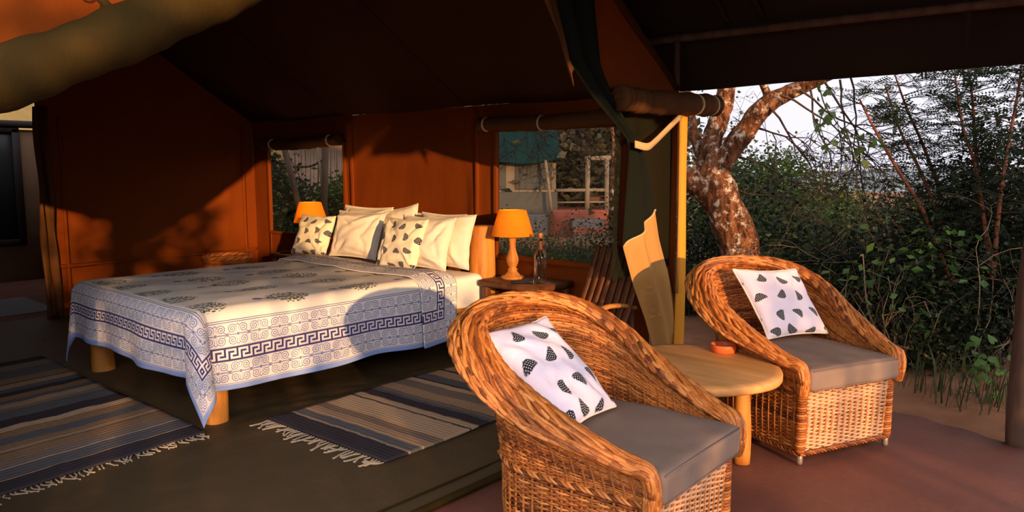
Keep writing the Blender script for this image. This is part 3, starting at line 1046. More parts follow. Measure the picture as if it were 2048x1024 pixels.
def soft_box(sx, sy, sz, rad=.03, n=14, dome=0.0, wr=0.0, seed=1, freq=9):
    """box with truly rounded edges, made from six patches of a sphere-box"""
    mb = MB(); h = np.array([sx, sy, sz]) / 2
    t = np.linspace(-1, 1, n * 2)
    for ax in range(3):
        for sg in (-1, 1):
            A, B = np.meshgrid(t, t, indexing='ij')
            Q = np.zeros(A.shape + (3,)); o = [i for i in range(3) if i != ax]
            Q[..., ax] = sg * h[ax]
            # concentrate samples at the edges
            Q[..., o[0]] = np.sin(A * math.pi / 2) * h[o[0]]; Q[..., o[1]] = np.sin(B * math.pi / 2) * h[o[1]]
            inner = np.clip(Q, -(h - rad), h - rad); d = Q - inner
            L = np.linalg.norm(d, axis=-1, keepdims=True) + 1e-9
            Q = inner + d / L * rad
            if dome:
                k = (1 - (Q[..., 0] / h[0]) ** 2).clip(0) * (1 - (Q[..., 1] / h[1]) ** 2).clip(0)
                Q[..., 2] += dome * np.sqrt(k + 1e-6) * np.sign(Q[..., 2])
            if wr: Q += wr * vnoise(Q, freq, seed)[..., None]
            fl = (ax == 1) != (sg < 0)
            grid(mb, Q, Q[..., o] if True else None, flip=fl)
    return mb


mat_ = soft_box(2.34, 1.86, .27, .05, 16, .0, .006, 4, 12).build('mattress', M['sheet'], None, loc=(3.17, 5.065, .515))
tag(mat_, 'thick mattress under a creased white sheet on the log bed', 'mattress')

# ---- block printed bedspread
ZT, RAD = .685, .09
SX0, SY0, SY1, SX1 = 1.90, 4.075, 5.98, 3.86
OF, ON, OFAR = .45, .53, .46


def arc(e_):
    q = RAD * math.pi / 2; ph = np.clip(e_, 0, q) / RAD
    out = RAD * np.sin(ph); down = RAD * (1 - np.cos(ph)) + np.clip(e_ - q, 0, None)
    return out, down


def spread_pos(u, v, lift=0.0):
    ex = np.clip(OF - u, 0, None); ey = np.clip(ON - v, 0, None); ey2 = np.clip(v - (ON + SY1 - SY0), 0, None)
    x = SX0 + RAD + np.clip(u - OF, 0, None); y = SY0 + RAD + (np.clip(v, ON, ON + SY1 - SY0) - ON) * ((SY1 - SY0 - 2 * RAD) / (SY1 - SY0))
    near = ey2 <= 0
    eyy = np.where(near, ey, ey2); sgn = np.where(near, -1.0, 1.0)
    rho = np.hypot(ex, eyy); phi = np.arctan2(eyy, ex + 1e-9)
    out, down = arc(rho)
    corner = np.sin(2 * phi) ** 2 * (ex > 0) * (eyy > 0)
    bul = np.where(corner > 0, (.30 * np.sqrt(corner) ** 1.15 - .06 * np.sin(4 * phi) * corner) * rho * np.where(near, 1.0, .35), 0)
    out = out + bul
    down = np.sqrt(np.clip(down ** 2 - bul ** 2 * .8, 0, None))
    # soft waves in the hanging parts
    hang = np.clip(down - .06, 0, None)
    side = (phi > .78) & (eyy > 0)
    wave = np.where(side, .055 * np.sin(x * 9.2 + .6) + .05 * np.sin(x * 4.1 + 1.3), .05 * np.sin(y * 7 + .4) + .03 * np.sin(y * 15)) * hang
    wave = wave * (1 - np.clip(corner * 1.2, 0, 1))
    out = out + wave * 1.0 + .018 * hang / .4
    tang = np.where(near, .13, .0) * rho * np.sqrt(corner)
    px = x - out * np.cos(phi) * (rho > 0) + tang; py = y + sgn * out * np.sin(phi) * (rho > 0)
    z = ZT - down
    top = (rho <= 0)
    flat = np.stack([x, y, x * 0], -1)
    dome = .014 * vnoise(flat, 2.3, 3) + .006 * vnoise(flat, 8, 5)
    edge = np.minimum(np.minimum(y - SY0, SY1 - y), x - SX0)
    z = z + dome * np.clip(edge / .25, 0, 1) + lift
    hm = .012 * np.sin(u * 5 + v * 4) * hang / .4
    return np.stack([px, py, np.maximum(z + hm, .018)], -1)


uu = np.concatenate([np.linspace(0, .5, 60), np.linspace(.5, OF + SX1 - SX0, 90)[1:]]); vv = np.concatenate([np.linspace(0, .62, 70), np.linspace(.62, SPREAD_LY, 90)[1:]])
U, V = np.meshgrid(uu, vv, indexing='ij')
P = spread_pos(U, V)
S0 = np.array([3.0, 5.1, ZT])
mb = MB(); solid_grid(mb, P - S0, .005, np.stack([U, V], -1))
sp = mb.build('bedspread', M['spread'], None, loc=S0)
tag(sp, 'white bedspread block printed with blue spirals, a key border and leafy trees', 'bedspread')
# the head end turned back over itself: its border shows the right way up
uu = np.linspace(OF + 3.49 - SX0, OF + SX1 - SX0, 26); vv = np.concatenate([np.linspace(-.012, .62, 70), np.linspace(.62, SPREAD_LY, 90)[1:]])
U, V = np.meshgrid(uu, vv, indexing='ij')
P = spread_pos(U, V); D = np.clip((ON + .02 - V) / .05, 0, 1)
P[..., 2] += .014 * (1 - D) + .004; P[..., 1] -= .020 * D + .01 * np.clip(ON - V, 0, 1)
P[..., 2] += .012 * np.sin((U - uu[0]) / (uu[-1] - uu[0]) * math.pi) * (1 - D)
mb = MB(); solid_grid(mb, P - S0, .006, np.stack([(OF + SX1 - SX0 + .045) - U, V + .012], -1)); mb.build('turned_back_border', M['spread'], sp)


# ---- pillows
def pillow(name, BL, BR, TR, TL, thick, mat, label, group=None, flange=0.0, seed=1, cat='pillow', n=44, crease=1.0, piping=None):
    BL, BR, TR, TL = (np.array(p, float) for p in (BL, BR, TR, TL))
    c = (BL + BR + TR + TL) / 4
    N = np.cross(BR - BL, TL - BL); N /= np.linalg.norm(N)
    t = np.linspace(-1, 1, n); t = np.sign(t) * np.abs(t) ** .85
    U, V = np.meshgrid(t, t, indexing='ij')
    pin = 1 - .07 * (1 - V ** 2) ; pin2 = 1 - .07 * (1 - U ** 2)
    u = (U * pin + 1) / 2; v = (V * pin2 + 1) / 2
    base = (BL * ((1 - u) * (1 - v))[..., None] + BR * (u * (1 - v))[..., None] + TR * (u * v)[..., None] + TL * ((1 - u) * v)[..., None])
    k = 1.0 - flange
    Uc, Vc = np.clip(np.abs(U) / k, 0, 1), np.clip(np.abs(V) / k, 0, 1)
    h = ((1 - Uc ** 2.4) * (1 - Vc ** 2.4)) ** .5
    r = np.random.default_rng(seed); wr = np.zeros_like(h)
    for _ in range(16):
        sx, sy = r.choice([-1, 1], 2); a = math.atan2(-sy, -sx) + r.normal() * .5; px, py = sx * (1 - r.uniform(0, .35)), sy * (1 - r.uniform(0, .35))
        d = -(U - px) * math.sin(a) + (V - py) * math.cos(a); al = (U - px) * math.cos(a) + (V - py) * math.sin(a)
        wr += r.uniform(-1, 1) * np.exp(-(d / .075) ** 2) * np.exp(-((al - .35) / .45) ** 2)
    h2 = h * thick / 2 * (1 + .16 * vnoise(np.stack([U, V, U * 0], -1), 2.6, seed)) + wr * .020 * crease * (h > 0) * np.sqrt(h)
    off = N * (.008 * vnoise(np.stack([U, V, U * 0], -1), 3.3, seed + 5))[..., None]
    sag = (1 - (U ** 2)) * .0
    A = base + off + N * (h2 + .003)[..., None] - c; B = base + off - N * (h * thick / 2 * .85 + .003)[..., None] - c
    uv = np.stack([(U + 1) / 2, (V + 1) / 2], -1)
    mb = MB(); grid(mb, A, uv); 
    mb2 = MB(); grid(mb2, A, uv); grid(mb2, B, uv * 0 + .02 if piping else uv, flip=True)
    m_ = n * n; ring = [(i, 0) for i in range(n)] + [(n - 1, j) for j in range(1, n)] + [(i, n - 1) for i in range(n - 2, -1, -1)] + [(0, j) for j in range(n - 2, 0, -1)]
    idx = np.array([i * n + j for i, j in ring]); nx = np.roll(idx, -1)
    mb2.f.append(np.stack([nx, idx, idx + m_, nx + m_], 1))
    o = mb2.build(name, mat, None, loc=c)
    tag(o, label, cat, group)
    if piping:
        ringp = (A.reshape(-1, 3)[idx] + B.reshape(-1, 3)[idx]) / 2
        mb3 = MB(); tube(mb3, np.vstack([ringp, ringp[:1]]), .0055, 6, cap=False); mb3.build('piping', piping, o)
    return o


def bed_pillow(label, mat, x, y, w, h, lean, yaw, z0=.685, thick=.17, roll_=0.0, flange=.0, seed=1, cat='pillow', group=None, piping=None, crease=1.0):
    """stands on the bed, faces the foot end, leans back"""
    a = math.radians(yaw); r = np.array([math.sin(a), -math.cos(a), 0]); f = np.array([math.cos(a), math.sin(a), 0])
    upv = f * math.sin(math.radians(lean)) + np.array([0, 0, 1]) * math.cos(math.radians(lean))
    q = math.radians(roll_); r2 = r * math.cos(q) + upv * math.sin(q); u2 = upv * math.cos(q) - r * math.sin(q)
    b = np.array([x, y, z0]) + u2 * (h / 2 if roll_ else 0) - u2 * (h / 2 if roll_ else 0)
    return pillow('pillow' if cat == 'pillow' else 'cushion', b - r2 * w / 2, b + r2 * w / 2, b + r2 * w / 2 + u2 * h, b - r2 * w / 2 + u2 * h, thick, mat, label, group, flange, seed, cat, piping=piping, crease=crease)


# order: right = towards the near post
bed_pillow('feather-print cream cushion at the far end of the bed, below the lit lamp', M['feather_cream'], 3.93, 6.01, .48, .395, 22, 6, .69, .14, seed=3, cat='cushion')
bed_pillow('plump white pillow just behind the feather cushion nearest the far lamp', M['white'], 4.05, 5.50, .64, .44, 18, 4, .69, .19, flange=.06, seed=4, crease=1.6)
bed_pillow('white pillow propped against the far end of the headboard, mostly hidden by another', M['white'], 4.23, 5.62, .72, .47, 14, 0, .69, .18, flange=.08, seed=5, crease=1.4)
bed_pillow('white pillow with a pointed corner standing up at mid headboard', M['white'], 4.26, 5.12, .46, .46, 14, 8, .71, .14, roll_=10, flange=.06, seed=6, crease=1.4)
bed_pillow('wide white pillow lying flat against the headboard behind all near pillows', M['white'], 4.33, 4.78, .80, .43, 8, 0, .69, .14, flange=.06, seed=7, crease=1.5)
bed_pillow('feather-print cream cushion in front of the near white pillows', M['feather_cream'], 3.87, 4.69, .47, .43, 22, 4, .69, .14, seed=8, cat='cushion')
bed_pillow('white pillow between the near feather cushion and the pillow by the post', M['white'], 3.99, 4.54, .60, .44, 18, 3, .69, .17, flange=.05, seed=9, crease=1.3)
bed_pillow('smooth white pillow standing next to the near headboard post', M['white'], 4.17, 4.47, .62, .45, 13, 2, .69, .17, flange=.05, seed=10, crease=1.1)


# ================================================================== BEDSIDE TABLES AND WHAT STANDS ON THEM
def side_table(loc, sx, sy, h, label):
    o = empty('bedside_table', (*loc, 0)); mb = MB()
    box(mb, (0, 0, h - .025), (sx, sy, .05), .012); mb.build('table_top', M['wood_dark'], o)
    for a in (-1, 1):
        for b in (-1, 1):
            mb = MB(); box(mb, (a * (sx / 2 - .05), b * (sy / 2 - .05), (h - .05) / 2), (.06, .06, h - .05), .008); mb.build('leg', M['wood_dark'], o)
    mb = MB(); box(mb, (0, 0, .2), (sx - .1, sy - .1, .025), .005); mb.build('shelf', M['wood_dark'], o)
    return tag(o, label, 'table')


side_table((4.46, 3.80), .46, .62, .615, 'dark wooden bedside table holding the glass bottle')
side_table((4.42, 6.78), .42, .78, .60, 'dark wooden bedside table at the far side of the bed')


def lamp(loc, label, power):
    o = empty('table_lamp', loc); mb = MB()
    prof = [(0, 0), (.092, 0), (.094, .012), (.088, .022), (.062, .028), (.058, .038), (.046, .046), (.040, .058), (.034, .066), (.044, .075), (.03, .084),
            (.032, .095), (.045, .125), (.050, .15), (.047, .175), (.036, .205), (.028, .235), (.025, .27), (.029, .31), (.033, .345), (.022, .36), (.012, .37), (0, .372)]
    lathe(mb, prof, 28); mb.build('base', M['wood'], o)
    mb = MB(); tube(mb, np.array([(0, 0, .36), (0, 0, .40), (0, 0, .44)]), .008, 8); mb.build('stem', M['metal'], o)
    mb = MB(); lathe(mb, [(.172, .345), (.170, .352), (.112, .545), (.109, .55), (.1075, .548), (.168, .350), (.170, .345)], 40); mb.build('lamp_shade', M['shade'], o)
    mb = MB(); lathe(mb, [(.0, .44), (.016, .445), (.028, .465), (.03, .485), (.024, .505), (.01, .516), (0, .518)], 16); mb.build('bulb', M['bulb'], o)
    ld = bpy.data.lights.new('lamp_glow', 'POINT'); ld.energy = power; ld.color = (1, .58, .20); ld.shadow_soft_size = .03
    lo = bpy.data.objects.new('lamp_glow', ld); COL.objects.link(lo); lo.parent = o; lo.location = (0, 0, .47)
    return tag(o, label, 'lamp')


lamp((4.47, 3.95, .615), 'lit table lamp with an orange cone shade beside the glass bottle', 6.0)
lamp((4.36, 6.60, .60), 'lit table lamp peeking from behind the far feather cushion', 36.0)

o = empty('bottle', (4.42, 3.62, .615)); mb = MB()
lathe(mb, [(0, .002), (.047, .002), (.05, .01), (.05, .20), (.047, .22), (.022, .262), (.018, .275), (.018, .335), (.021, .34), (.021, .35), (.015, .35), (.0145, .275), (.044, .218), (.046, .2), (.046, .012), (0, .01)], 24); mb.build('glass', M['glass'], o)
mb = MB(); lathe(mb, [(.0235, .258), (.0245, .262), (.0205, .278), (.0205, .325), (.0195, .328)], 20); mb.build('neck_wrap', M['wood_dark'], o)
for k in range(10):
    a = k * .628; mb = MB()
    tube(mb, np.array([(.022 * math.cos(a), .022 * math.sin(a), .268), (.036 * math.cos(a), .036 * math.sin(a), .245), (.052 * math.cos(a + .15), .052 * math.sin(a + .15), .222)]), .003, 5); mb.build('bead_string', M['wood_dark'], o)
mb = MB(); lathe(mb, [(0, .345), (.0135, .345), (.0145, .36), (.017, .362), (.018, .383), (.015, .388), (0, .389)], 16); mb.build('cork', M['wood'], o)
tag(o, 'clear glass bottle with a cork and a brown wrapped neck', 'bottle')


def torch(loc, rz, ln, label):
    o = empty('flashlight', loc, rz); mb = MB()
    tube(mb, np.array([(-ln / 2, 0, .014), (-ln / 2 + .005, 0, .014), (0, 0, .014), (ln * .25, 0, .014), (ln * .32, 0, .017), (ln / 2, 0, .018)]), np.array([.010, .013, .013, .013, .018, .018]), 12); mb.build('body', M['black'], o)
    mb = MB(); tube(mb, np.array([(ln / 2, 0, .018), (ln / 2 + .004, 0, .018)]), .0195, 12); mb.build('lens_ring', M['metal'], o)
    return tag(o, label, 'flashlight')


torch((4.30, 3.70, .615), -.9, .17, 'small black flashlight lying beside the base of the near lamp')
torch((4.30, 6.98, .60), -1.0, .14, 'small dark flashlight on the far bedside table')

# woven basket rim behind the far side of the bed
o = empty('basket', (4.15, 7.95, 0)); mb = MB()
for k in range(34):
    z = .02 + k * .0142; R = .19 + .06 * (k / 33); th = np.linspace(0, 2 * math.pi, 61)
    tube(mb, np.stack([(R + .004 * np.cos(th * 20 + k * math.pi)) * np.cos(th), (R + .004 * np.cos(th * 20 + k * math.pi)) * np.sin(th), th * 0 + z], -1), .0078, 5, cap=False)
tag(mb.build('weave', M['wicker'], o), kind='stuff')
mb = MB(); th = np.linspace(0, 2 * math.pi, 61); 
for k in range(5): tube(mb, np.stack([(.255 + .014 * np.cos(th * 9 + k * 1.257)) * np.cos(th), (.255 + .014 * np.cos(th * 9 + k * 1.257)) * np.sin(th), .505 + .014 * np.sin(th * 9 + k * 1.257)], -1), .009, 5, cap=False)
tag(mb.build('rim', M['wicker'], o), kind='stuff')
tag(o, 'round woven basket behind the bed at the back wall', 'basket')

# slatted wooden lounge chair half hidden behind the near wicker armchair
o = empty('slatted_chair', (4.25, 3.0, 0), math.radians(0)); O0 = np.array([4.25, 3.0, 0])
for k in range(8):
    y = 2.68 + k * .055; mb = MB(); t = np.linspace(0, 1, 16)
    pth = np.stack([4.10 + .30 * t + .10 * np.sin(t * math.pi) * .6, y + 0 * t, .40 + .55 * np.sin(t * 1.45)], -1)
    ps = np.zeros((16, 3, 3))
    for j, q in enumerate((-.019, 0, .019)): ps[:, j] = pth + np.array([0, q, .0]) - O0
    solid_grid(mb, ps, .016, ps[:, :, :2]); mb.build('back_slat', M['wood_dark'], o)
for k in range(7):
    y = 2.70 + k * .06; mb = MB(); box(mb, np.array([3.93, y, .36]) - O0, (.42, .042, .018), .004); mb.build('seat_slat', M['wood_dark'], o)
for y in (2.70, 3.18):
    mb = MB(); tube(mb, curve_pts([(3.70, y, .40), (3.80, y, .56), (3.95, y, .605), (4.15, y, .59), (4.32, y, .55)], 24) - O0, .024, 8, flat=.7); mb.build('arm', M['wood'], o)
    for x, z in ((3.76, .5), (4.26, .56)):
        mb = MB(); tube(mb, np.array([(x, y, 0), (x, y, z / 2), (x + .01, y, z)]) - O0, .02, 8); mb.build('leg', M['wood_dark'], o)
    mb = MB(); tube(mb, curve_pts([(3.72, y, .345), (4.0, y, .345), (4.28, y, .345)], 6) - O0, .017, 8); mb.build('seat_rail', M['wood_dark'], o)
tag(o, 'dark slatted wooden chair half hidden behind the tied curtain', 'chair')


# ================================================================== WICKER ARMCHAIRS
def u_plan(hw0, hw1, yf, ym, yb, n):
    """U from left front round the back to right front, equal arc steps"""
    a = [(-hw0 + (hw0 - hw1) * t, yf + (ym - yf) * t) for t in np.linspace(0, 1, 60)]
    th = np.linspace(math.pi, 0, 160)
    b = [(hw1 * math.cos(q) if abs(math.cos(q)) < 1 else math.copysign(hw1, math.cos(q)), ym + (yb - ym) * abs(math.sin(q)) ** .92) for q in th]
    c = [(-x, y) for x, y in a[::-1]]
    P = np.array(a[:-1] + b + c[1:]); L = np.concatenate([[0], np.cumsum(np.linalg.norm(np.diff(P, axis=0), axis=1))])
    s = np.linspace(0, L[-1], n)
    return np.stack([np.interp(s, L, P[:, 0]), np.interp(s, L, P[:, 1])], -1), L[-1]


def wicker_meshes():
    r = np.random.default_rng(5); out = {}
    SEAT_Z = .365
    # --- base: closed loop
    NB = 200
    U, Lu = u_plan(.322, .350, -.36, .12, .41, 150)
    fr = np.stack([np.linspace(.322, -.322, 52)[1:-1], np.full(50, -.362)], -1)
    loop = np.vstack([U, fr]); n = len(loop)
    T = np.roll(loop, -1, 0) - np.roll(loop, 1, 0); N = np.stack([T[:, 1], -T[:, 0]], -1); N /= np.linalg.norm(N, axis=1, keepdims=True)
    cen = loop.mean(0); N *= np.sign(np.sum(N * (loop - cen), 1))[:, None]
    # resample the loop at 4 samples a stake
    L = np.concatenate([[0], np.cumsum(np.linalg.norm(np.diff(np.vstack([loop, loop[:1]]), axis=0), axis=1))])
    ns = 62; m = ns * 4; s = np.arange(m) / m * L[-1]
    lp = np.vstack([loop, loop[:1]]); Nn = np.vstack([N, N[:1]])
    lx = np.stack([np.interp(s, L, lp[:, k]) for k in (0, 1)], -1); ln = np.stack([np.interp(s, L, Nn[:, k]) for k in (0, 1)], -1); ln /= np.linalg.norm(ln, axis=1, keepdims=True)
    kf = int(np.argmax(s > L[149])) + 1; mbf = MB()
    mb = MB(); rows = 32; z0, z1 = .055, .375; pitch = (z1 - z0) / rows
    k = np.arange(m)
    for i in range(rows):
        off = .0050 * np.cos(k * math.pi / 4 + i * math.pi) + r.normal(0, .0007, m)
        z = z0 + (i + .5) * pitch + r.normal(0, .0006) + .0012 * np.sin(k * .07 + i)
        t = (i + .5) / rows; shrink = -.012 * (1 - t)
        pts = np.stack([lx[:, 0] + ln[:, 0] * (off + shrink), lx[:, 1] + ln[:, 1] * (off + shrink), z], -1)
        pts = np.vstack([pts, pts[:1]]); nn3 = np.vstack([np.c_[ln, ln[:, 0] * 0], [[*ln[0], 0]]]); rr_ = pitch * .64 * r.uniform(.85, 1.12)
        tube(mb, pts[:kf], rr_, 5, cap=False, nrm=nn3[:kf], flat=.72)
        tube(mbf, pts[kf - 1:], rr_, 5, cap=False, nrm=nn3[kf - 1:], flat=.72)
    # twisted borders top and bottom of the base
    for zz in (z0, z1 + .006):
        for st in range(3):
            a = k * .9 + st * 2.094
            pts = np.stack([lx[:, 0] + ln[:, 0] * (.007 * np.cos(a) + .004), lx[:, 1] + ln[:, 1] * (.007 * np.cos(a) + .004), zz + .008 * np.sin(a)], -1)
            tube(mb, np.vstack([pts, pts[:1]]), .0062, 5, cap=False)
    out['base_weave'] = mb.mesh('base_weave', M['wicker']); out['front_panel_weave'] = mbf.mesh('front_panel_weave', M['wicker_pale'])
    mb = MB()
    for j in range(0, m, 4):
        tube(mb, np.array([(*(lx[j] - ln[j] * .012), z0), (*lx[j], .2), (*lx[j], z1)]), .0055, 5)
    out['base_stakes'] = mb.mesh('base_stakes', M['stake'])
    # --- shell
    ns = 52; m = ns * 4 + 1
    A, _ = u_plan(.325, .355, -.355, .12, .415, m)
    B, _ = u_plan(.335, .425, -.33, .16, .525, m)
    zr = np.interp(B[:, 1], [-.36, -.20, .04, .25, .40, .53], [.50, .555, .66, .795, .885, .925])
    zr = np.convolve(np.pad(zr, 8, mode='edge'), np.ones(17) / 17, 'valid')
    rows = 44; mb = MB(); k = np.arange(m)
    Tn = np.gradient(B, axis=0); nrm = np.stack([-Tn[:, 1], Tn[:, 0]], -1); nrm /= np.linalg.norm(nrm, axis=1, keepdims=True)
    if nrm[m // 2][1] < 0: nrm = -nrm
    n3 = np.c_[nrm, np.zeros(m)]
    def shell(v):
        w = v ** 1.35
        xy = A + (B - A) * np.asarray(w)[..., None] if np.ndim(w) else A + (B - A) * w
        z = .39 + (zr - .02 - .39) * v
        return np.c_[xy, z]
    for i in range(rows):
        v = (i + .5) / rows
        p = shell(v); pitch = (zr - .41) / rows * 1.03
        off = np.minimum(.0048, pitch * .5) * np.cos(k * math.pi / 4 + i * math.pi) + r.normal(0, .0008, m)
        p = p + n3 * off[:, None]; p[:, 2] += r.normal(0, .0005) + .0014 * np.sin(k * .09 + i * 1.7) * pitch / .012
        tube(mb, p, pitch * .64 * r.uniform(.85, 1.12), 5, nrm=n3, flat=.72)
    out['shell_weave'] = mb.mesh('shell_weave', M['wicker'])
    mb = MB()
    for j in range(0, m, 4):
        v = np.linspace(-.02, 1.02, 9); pp = np.array([shell(max(0, q))[j] for q in v]); pp[:, 2] += np.array([-.015] + [0] * 8)
        tube(mb, pp, .0055, 5)
    out['shell_stakes'] = mb.mesh('shell_stakes', M['stake'])
    # --- thick rolled rim, carried down the front of both arms
    top = np.c_[B, zr]
    def arm(i, sgn):
        x, y = B[i]; z = zr[i]
        return np.array([(x, y - .045, .37), (x, y - .05, .42), (x, y - .048, .46), (x, y - .03, z - .012)])
    path = np.vstack([arm(0, -1), top[2:-2], arm(-1, 1)[::-1]])
    q = curve_pts(path[::3] if False else path, 420)
    L = np.concatenate([[0], np.cumsum(np.linalg.norm(np.diff(q, axis=0), axis=1))]); s = np.linspace(0, L[-1], 420)
    q = np.stack([np.interp(s, L, q[:, c]) for c in range(3)], -1)
    for _ in range(6): q[1:-1] = (q[:-2] + q[1:-1] * 2 + q[2:]) / 4
    T = np.gradient(q, axis=0); T /= np.linalg.norm(T, axis=1, keepdims=True)
    cen = np.array([0, .05, 0]); rad = q * np.array([1, 1, 0]) - cen; rad[:, 1] *= 1.0; rad /= np.linalg.norm(rad, axis=1, keepdims=True)
    ow = rad - T * np.sum(rad * T, 1, keepdims=True); ow /= np.linalg.norm(ow, axis=1, keepdims=True)
    up2 = np.cross(T, ow); up2 *= np.sign(up2[:, 2:3] + 1e-6)
    endf = np.clip(np.minimum(s, s[-1] - s) / .55, 0, 1) ** .8
    wid = .027 + .043 * endf ** 1.6; thk = .022 + .008 * endf
    mb = MB(); strands = 40
    th2 = np.arange(12) * 2 * math.pi / 12
    core = np.zeros((420, 12, 3))
    for j, a0 in enumerate(th2):
        a = a0 + 0 * s
        core[:, j] = q + ow * (.034 * endf)[:, None] + ow * (wid * .9 * np.cos(a))[:, None] + up2 * (thk * .8 * np.sin(a) - .5 * wid * np.maximum(0, np.cos(a)) * endf)[:, None]
    grid(mb, core, None, closed_v=True)
    droop = ow * (.034 * endf)[:, None]
    for st in range(strands):
        a = st * 2 * math.pi / strands + s * 3.2 + .10 * np.sin(s * 11 + st * 2.1) + .06 * np.sin(s * 37 + st * 1.3)
        pul = 1 + .05 * np.sin(s * 75 + st * math.pi)
        pts = q + droop + ow * (wid * np.cos(a) * pul)[:, None] + up2 * (thk * np.sin(a) * pul - .55 * wid * np.maximum(0, np.cos(a)) * endf)[:, None]
        tube(mb, pts, (.0070 + .0022 * endf) * r.uniform(.85, 1.12), 5)
    out['rolled_rim'] = mb.mesh('rolled_rim', M['wicker'])
    mb = MB(); tube(mb, np.array([(0, 0, 0), (0, 0, .01), (0, 0, .03), (0, 0, .062)]), np.array([.014, .017, .017, .016]), 10)
    out['foot'] = mb.mesh('foot', M['metal'])
    mb = MB(); tube(mb, np.array([(0, 0, .06), (0, 0, .2), (0, 0, .38)]), .019, 10)
    for k2 in range(24):
        th = np.linspace(0, 6.2832, 13); tube(mb, np.stack([.021 * np.cos(th), .021 * np.sin(th), .065 + k2 * .0132 + th * .0021], -1), .0068, 5, cap=False)
    out['corner_wrap'] = mb.mesh('corner_wrap', M['wicker'])
    mb = MB(); Xs, Ys = np.meshgrid(np.linspace(-.31, .31, 12), np.linspace(-.34, .36, 12), indexing='ij')
    solid_grid(mb, np.stack([Xs * (1 - .25 * np.clip((Ys - .1) / .3, 0, 1) ** 2), Ys, .372 + 0 * Xs], -1), .012); out['seat_deck'] = mb.mesh('seat_deck', M['stake'])
    return out


WM = wicker_meshes()


def wicker_chair(loc, rz, label):
    o = empty('wicker_armchair', (*loc, 0), rz)
    for nm in ('base_weave', 'front_panel_weave', 'base_stakes', 'shell_weave', 'shell_stakes', 'rolled_rim', 'seat_deck'):
        c = link(nm, WM[nm], o)
        if nm != 'seat_deck': c['kind'] = 'stuff'
    for x in (-.312, .312):
        c = link('corner_wrap', WM['corner_wrap'], o, (x, -.352, 0)); c['kind'] = 'stuff'
        for y in (-.352, .26): link('foot', WM['foot'], o, (x * (1 if y < 0 else .95), y, 0))
    return tag(o, label, 'armchair', 'wicker armchairs')


def local(loc, rz, p):
    return np.array([loc[0], loc[1], 0]) + rotz(rz) @ np.array(p)


NC, NR = (2.385, 1.605), math.radians(2)
RC, RR = (4.145, 1.535), math.radians(-23.5)
wicker_chair(NC, NR, 'large wicker armchair in the foreground, cropped by the bottom edge')
wicker_chair(RC, RR, 'wicker armchair standing beyond the round table in front of the bushes')


def seat_cushion(loc, rz, label):
    mb = soft_box(.64, .70, .115, .028, 12, .012, .0025, 8, 16)
    # narrow the rear so that it fits the round back
    for V in mb.v:
        t = np.clip((V[:, 1] - .02) / .33, 0, 1); V[:, 0] *= 1 - .22 * t ** 2; V[:, 0] *= 1 - .03 * np.clip(-V[:, 1] / .3, -1, 0)
        t2 = np.clip((-V[:, 1] - .18) / .15, 0, 1); V[:, 0] *= 1 + .0 * t2
    p = local(loc, rz, (0, -.065, .443))
    o = mb.build('seat_cushion', M['seat'], None, loc=p, rot=(0, 0, rz))
    hx, hy = .32, .35
    for z in (.05, -.05):
        mb = MB(); tube(mb, np.array([(-hx + .02, -hy + .004, z), (0, -hy + .002, z + .003), (hx - .02, -hy + .004, z)]), .003, 5); mb.build('seam', M['seat'], o)
    return tag(o, label, 'cushion', 'grey armchair seat cushions')


seat_cushion(NC, NR, 'grey seat cushion in the foreground wicker armchair')
seat_cushion(RC, RR, 'grey seat cushion in the armchair by the bushes, sunlit at its front edge')
CREAM_PIPE = fabric('cream_piping', (.75, .66, .52), .1)
pillow('cushion', (2.11, 1.60, .535), (2.515, 1.66, .525), (2.47, 1.995, .86), (2.06, 2.015, .85), .13, M['feather_pink'], 'pinkish feather-print cushion leaning in the foreground armchair', None, 0, 21, 'cushion', crease=.5, piping=CREAM_PIPE)
pillow('cushion', (4.12, 1.69, .525), (4.51, 1.485, .525), (4.40, 1.655, .905), (4.135, 1.925, .905), .12, M['feather_pink'], 'pinkish feather-print cushion leaning in the armchair by the bushes', None, 0, 22, 'cushion', crease=.5, piping=CREAM_PIPE)

# ================================================================== ROUND TABLE AND BOWL
TC = (3.44, 1.80); TR = .44
o = empty('round_table', (*TC, 0)); mb = MB()
th = np.arange(64) * 2 * math.pi / 64; wob = 1 + .012 * np.sin(th * 3 + .5) + .008 * np.sin(th * 7)
prof = [(.0, .452), (.9, .452), (.985, .456), (1.0, .466), (1.0, .488), (.985, .497), (.9, .5), (.5, .5005), (.0, .5005)]
P = np.stack([np.stack([TR * k * wob * np.cos(th), TR * k * wob * np.sin(th), np.full(64, z)], -1) for k, z in prof])
grid(mb, P, P[..., :2], closed_v=True, flip=True); mb.build('table_top', M['table'], o)
for (x, y) in ((.10, -.235), (-.20, -.12), (.02, .24), (.22, .02)):
    mb = MB(); z = np.linspace(0, .455, 10); tube(mb, np.stack([x * (1 - .1 * z) + .006 * np.sin(z * 9), y * (1 - .1 * z), z], -1), .042 + .004 * np.sin(z * 11), 14); mb.build('leg', M['log'], o)
mb = MB(); box(mb, (0.02, 0, .43), (.5, .07, .04), .01); mb.build('stretcher', M['wood'], o)
tag(o, 'round wooden table on log legs between the two wicker armchairs', 'table')
mb = MB(); lathe(mb, [(0, 0), (.060, 0), (.066, .004), (.070, .038), (.069, .043), (.064, .043), (.061, .038), (.058, .012), (.05, .008), (0, .008)], 36)
tag(mb.build('ashtray_bowl', M['terracotta'], None, loc=(3.765, 1.79, .5015)), 'small orange clay bowl on the round table', 'bowl')


